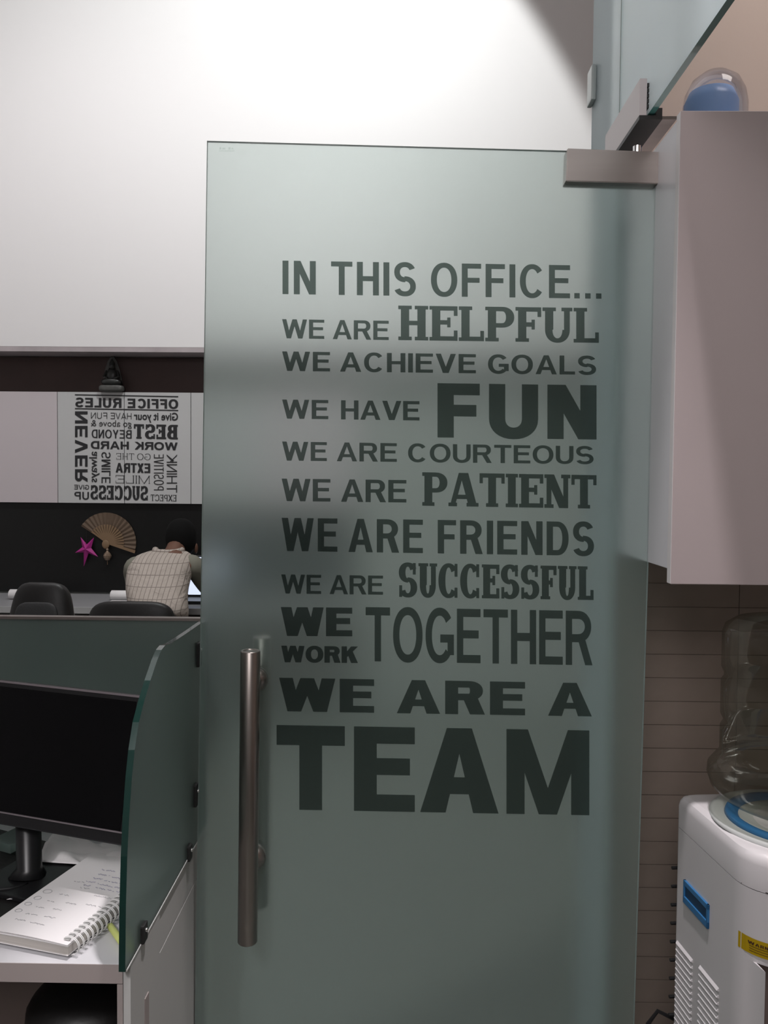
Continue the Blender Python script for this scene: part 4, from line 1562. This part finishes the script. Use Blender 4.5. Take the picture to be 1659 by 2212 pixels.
sec = []
rows_px = [(1350, 283, 398, 4.22), (1322, 268, 398, 4.25), (1295, 264, 394, 4.31), (1270, 262, 397, 4.38), (1245, 264, 404, 4.44), (1222, 272, 409, 4.50), (1205, 288, 412, 4.56), (1196, 312, 409, 4.61), (1190, 330, 398, 4.66)]
for (py, xa, xb, Y) in rows_px:
    a, b = PY(xa, py, Y), PY(xb, py, Y)
    c_ = (a + b) / 2
    dz_ = 0.12 if py > 1210 else (.08 if py > 1200 else .05)
    sec.append((c_ + Vector((0, dz_ * .7, 0)), (0, .35, 1), (b.x - a.x) / 2, dz_))
loft('shirt', sec, M['shirt'], pn)
# collar
bm = bmesh.new()
nk = PY(362, 1193, 4.62)
pts = []
for k in range(13):
    a = R(-200 + 220 * k / 12)
    pts.append(nk + Vector((.075 * math.cos(a), .06 * math.sin(a) + .02, .012 + .010 * math.sin(a))))
tube(bm, pts, [.010] + [.017] * 11 + [.010], 8)
bmo('collar', bm, M['shirt'], pn, True)
# sleeves
for (sh_, el_, ha_, tagx) in ((shL, elL, haL, -1), (shR, elR, haR, 1)):
    mid = (sh_ + el_) / 2
    wr = el_ + (ha_ - el_) * .8
    ins = sh_ + Vector((-tagx * .05, -.03, -.02))
    skin_mesh('sleeve', [ins, sh_, mid, el_, (el_ + wr) / 2, wr], [(i, i + 1) for i in range(5)], [.07, .078, .064, .056, .048, .040], M['sleeve'], pn, 2, 0)
for (h2, kn, ft) in ((hip + Vector((-.08, .02, 0)), kneeL, ftL), (hip + Vector((.10, .02, 0)), kneeR, ftR)):
    skin_mesh('trouser_leg', [h2, (h2 + kn) / 2, kn, (kn + ft) / 2, ft + Vector((0, 0, .02))], [(i, i + 1) for i in range(4)], [.105, .092, .075, .062, .055], M['trousers'], pn, 2, 0)
    bm = bmesh.new()
    ellipsoid(bm, (ft.x, ft.y + .08, .036), .048, .13, .036, pw=2.6)
    bmo('shoe', bm, M['black'], pn, True)

# laptop or screen in front of the person
s0, s1 = PY(400, 1212, 5.05), PY(452, 1247, 5.05)
lt = tag(empty('laptop', (s0.x + .16, 5.0, fz)), 'laptop with a bright white screen in front of the seated person', 'laptop')
sxa = s0.x - .02
X = Matrix.Translation((sxa, 5.05, fz + .02)) @ Matrix.Rotation(R(-14), 4, 'X')
lh = (s0.z - fz) / math.cos(R(14))
bm = bmesh.new(); abox(bm, 0, .24, 0, .008, 0, lh + .012, .002, X=X); bmo('lid', bm, M['black'], lt)
bm = bmesh.new(); abox(bm, .008, .232, -.0012, -.0004, .012, lh, X=X); bmo('display', bm, M['screen_on'], lt)
bm = bmesh.new(); abox(bm, sxa, sxa + .24, 4.86, 5.055, fz + .0003, fz + .020, .003); bmo('base', bm, M['black'], lt)

# ---- things on the black wall
WF = WY - 0.031
# hand fan
fc = PY(228, 1172, WF - .02)
fn_ = tag(empty('hand_fan', (fc.x, WF, fc.z)), 'open brown paper hand fan pinned on the black wall', 'fan')
e1, e2 = PY(178, 1140, WF - .02) - fc, PY(287, 1190, WF - .02) - fc
a1, a2 = math.atan2(e1.z, e1.x), math.atan2(e2.z, e2.x)
NB = 17
Rf = 0.190
for k in range(NB):
    b0, b1 = a1 + (a2 - a1) * k / NB, a1 + (a2 - a1) * (k + 1) / NB
    bmid = (b0 + b1) / 2
    bm = bmesh.new()
    def fp(a, r, y): return Vector((fc.x + r * math.cos(a), WF - y, fc.z + r * math.sin(a)))
    front = [fp(b0, .075, .004), fp(b0, Rf, .004), fp(bmid, Rf * 1.002, .010), fp(b1, Rf, .004), fp(b1, .075, .004), fp(bmid, .075, .008)]
    vs = [bm.verts.new(p) for p in front]
    vb = [bm.verts.new(p + Vector((0, .0012, 0))) for p in front]
    bm.faces.new((vs[0], vs[1], vs[2], vs[5])); bm.faces.new((vs[5], vs[2], vs[3], vs[4]))
    bm.faces.new((vb[0], vb[5], vb[2], vb[1])); bm.faces.new((vb[5], vb[4], vb[3], vb[2]))
    for i in range(6):
        j = (i + 1) % 6
        bm.faces.new((vs[i], vb[i], vb[j], vs[j]))
    lf = bmo('leaf_fold', bm, M['fan'], fn_)
    bm = bmesh.new()
    t = Vector((math.cos(bmid), 0, math.sin(bmid)))
    s = Vector((-math.sin(bmid), 0, math.cos(bmid)))
    o_ = Vector((fc.x, WF - .010 - .0003 * k, fc.z))
    q = [o_ + s * .003, o_ - s * .003, o_ + t * .115 - s * .0065, o_ + t * .115 + s * .0065]
    prism(bm, q, (0, .0012, 0))
    bmo('rib', bm, M['fan_stick'], fn_)
for a in (a2,):
    bm = bmesh.new()
    t = Vector((math.cos(a - .02), 0, math.sin(a - .02))); s = Vector((-math.sin(a), 0, math.cos(a)))
    o_ = Vector((fc.x, WF - .016, fc.z)) - t * .02
    prism(bm, [o_ + s * .006, o_ - s * .006, o_ + t * (Rf + .025) - s * .009, o_ + t * (Rf + .025) + s * .009], (0, .004, 0))
    bmo('guard_stick', bm, M['fan_stick'], fn_)
bm = bmesh.new()
ellipsoid(bm, (fc.x, WF - .018, fc.z - .012), .024, .007, .028)
bmo('tassel_head', bm, M['fan_stick'], fn_, True)
# pink star
st_c = PY(186, 1186, WF - .03)
tips = [PY(x, y, WF - .02) for x, y in ((174, 1160), (203, 1161), (212, 1203), (181, 1224), (162, 1194))]
sta = tag(empty('star_ornament', (st_c.x, WF, st_c.z)), 'pink foil star hanging left of the paper fan', 'ornament')
for k in range(5):
    bm = bmesh.new()
    tA, tB, tC = tips[k - 1], tips[k], tips[(k + 1) % 5]
    inr = lambda p, q: st_c + ((p - st_c).normalized() + (q - st_c).normalized()).normalized() * .030
    i1, i2 = inr(tA, tB), inr(tB, tC)
    i1.y = i2.y = WF - .02
    ap = Vector((st_c.x, WF - .042, st_c.z)); bk_ = Vector((st_c.x, WF - .002, st_c.z))
    v_ = [bm.verts.new(p) for p in (tB, i1, i2, ap, bk_)]
    for f in ((0, 1, 3), (0, 3, 2), (0, 4, 1), (0, 2, 4), (1, 4, 3), (2, 3, 4)): bm.faces.new([v_[i] for i in f])
    bmo('point', bm, M['pink'], sta)
bm = bmesh.new()
tube(bm, [st_c + Vector((0, 0, .03)), PY(186, 1142, WF - .01)], .0012, 5)
bmo('hanging_thread', bm, M['leather'], sta)
# glass drop
gd = PY(232, 1201, WF - .03)
gl = tag(empty('glass_pendant', (gd.x, WF, gd.z)), 'small amber glass pendant hanging below the paper fan', 'ornament')
bm = bmesh.new()
lathe(bm, [(0, -.030), (.014, -.026), (.024, -.010), (.026, .002), (.020, .016), (.010, .026), (.005, .034), (.009, .040), (.007, .048), (0, .050)], 12, Matrix.Translation(gd))
bmo('drop', bm, M['amber'], gl)
bm = bmesh.new()
tube(bm, [gd + Vector((0, 0, .049)), gd + Vector((-.004, .006, .075))], .0015, 5)
tube(bm, [gd + Vector((0, 0, -.030)), gd + Vector((0, 0, -.055))], .002, 5)
bmo('cord', bm, M['fan_stick'], gl)

# ---- seated statue on the cabinet edge
sb = PY(241, 848, WY - .05)
stt = tag(empty('statue', (sb.x, WY - .045, zb0)), 'small dark seated deity statue standing on the lettered wall cabinet', 'statue')
k_ = 5.2 / FPX
yy = WY - .075
def sp_(px, py): p = PY(px, py, yy); return p
bm = bmesh.new()
bw = sp_(268, 845).x - sp_(215, 845).x
bx0 = sp_(241.5, 845).x
ellipsoid(bm, (bx0, yy, zb0 + .022), bw / 2, .034, .021, pw=4)
bmo('pedestal', bm, M['statue_grey'], stt, True)
bm = bmesh.new()
c_ = sp_(242, 826)
ellipsoid(bm, (c_.x, yy - .005, zb0 + .062), bw * .42, .036, .024, pw=2.4)     # crossed legs
c_ = sp_(242, 812)
ellipsoid(bm, (c_.x, yy, c_.z), .034, .026, .046, pw=2.2)                     # torso
c_ = sp_(242, 790)
ellipsoid(bm, (c_.x, yy, c_.z - .004), .018, .020, .022)                      # head
lathe(bm, [(.018, 0), (.016, .012), (.010, .022), (.004, .034), (0, .038)], 14, Matrix.Translation((c_.x, yy, c_.z + .008)))
for s in (-1, 1):
    tube(bm, [(c_.x + s * .030, yy, c_.z - .034), (c_.x + s * .046, yy - .012, c_.z - .070), (c_.x + s * .020, yy - .030, c_.z - .085)], [.011, .009, .007], 8)
bmo('figure', bm, M['statue'], stt, True)
bm = bmesh.new()
a_, b_, c3 = sp_(221, 828), sp_(240, 765), sp_(262, 828)
prof_ = [sp_(221, 828), sp_(224, 800), sp_(230, 780), sp_(240, 764), sp_(250, 780), sp_(257, 800), sp_(263, 828), sp_(255, 828), sp_(250, 800), sp_(240, 778), sp_(231, 800), sp_(229, 828)]
prof_ = [Vector((p.x, yy + .020, p.z)) for p in prof_]
prism(bm, prof_, (0, .008, 0))
bmo('halo', bm, M['statue_grey'], stt)
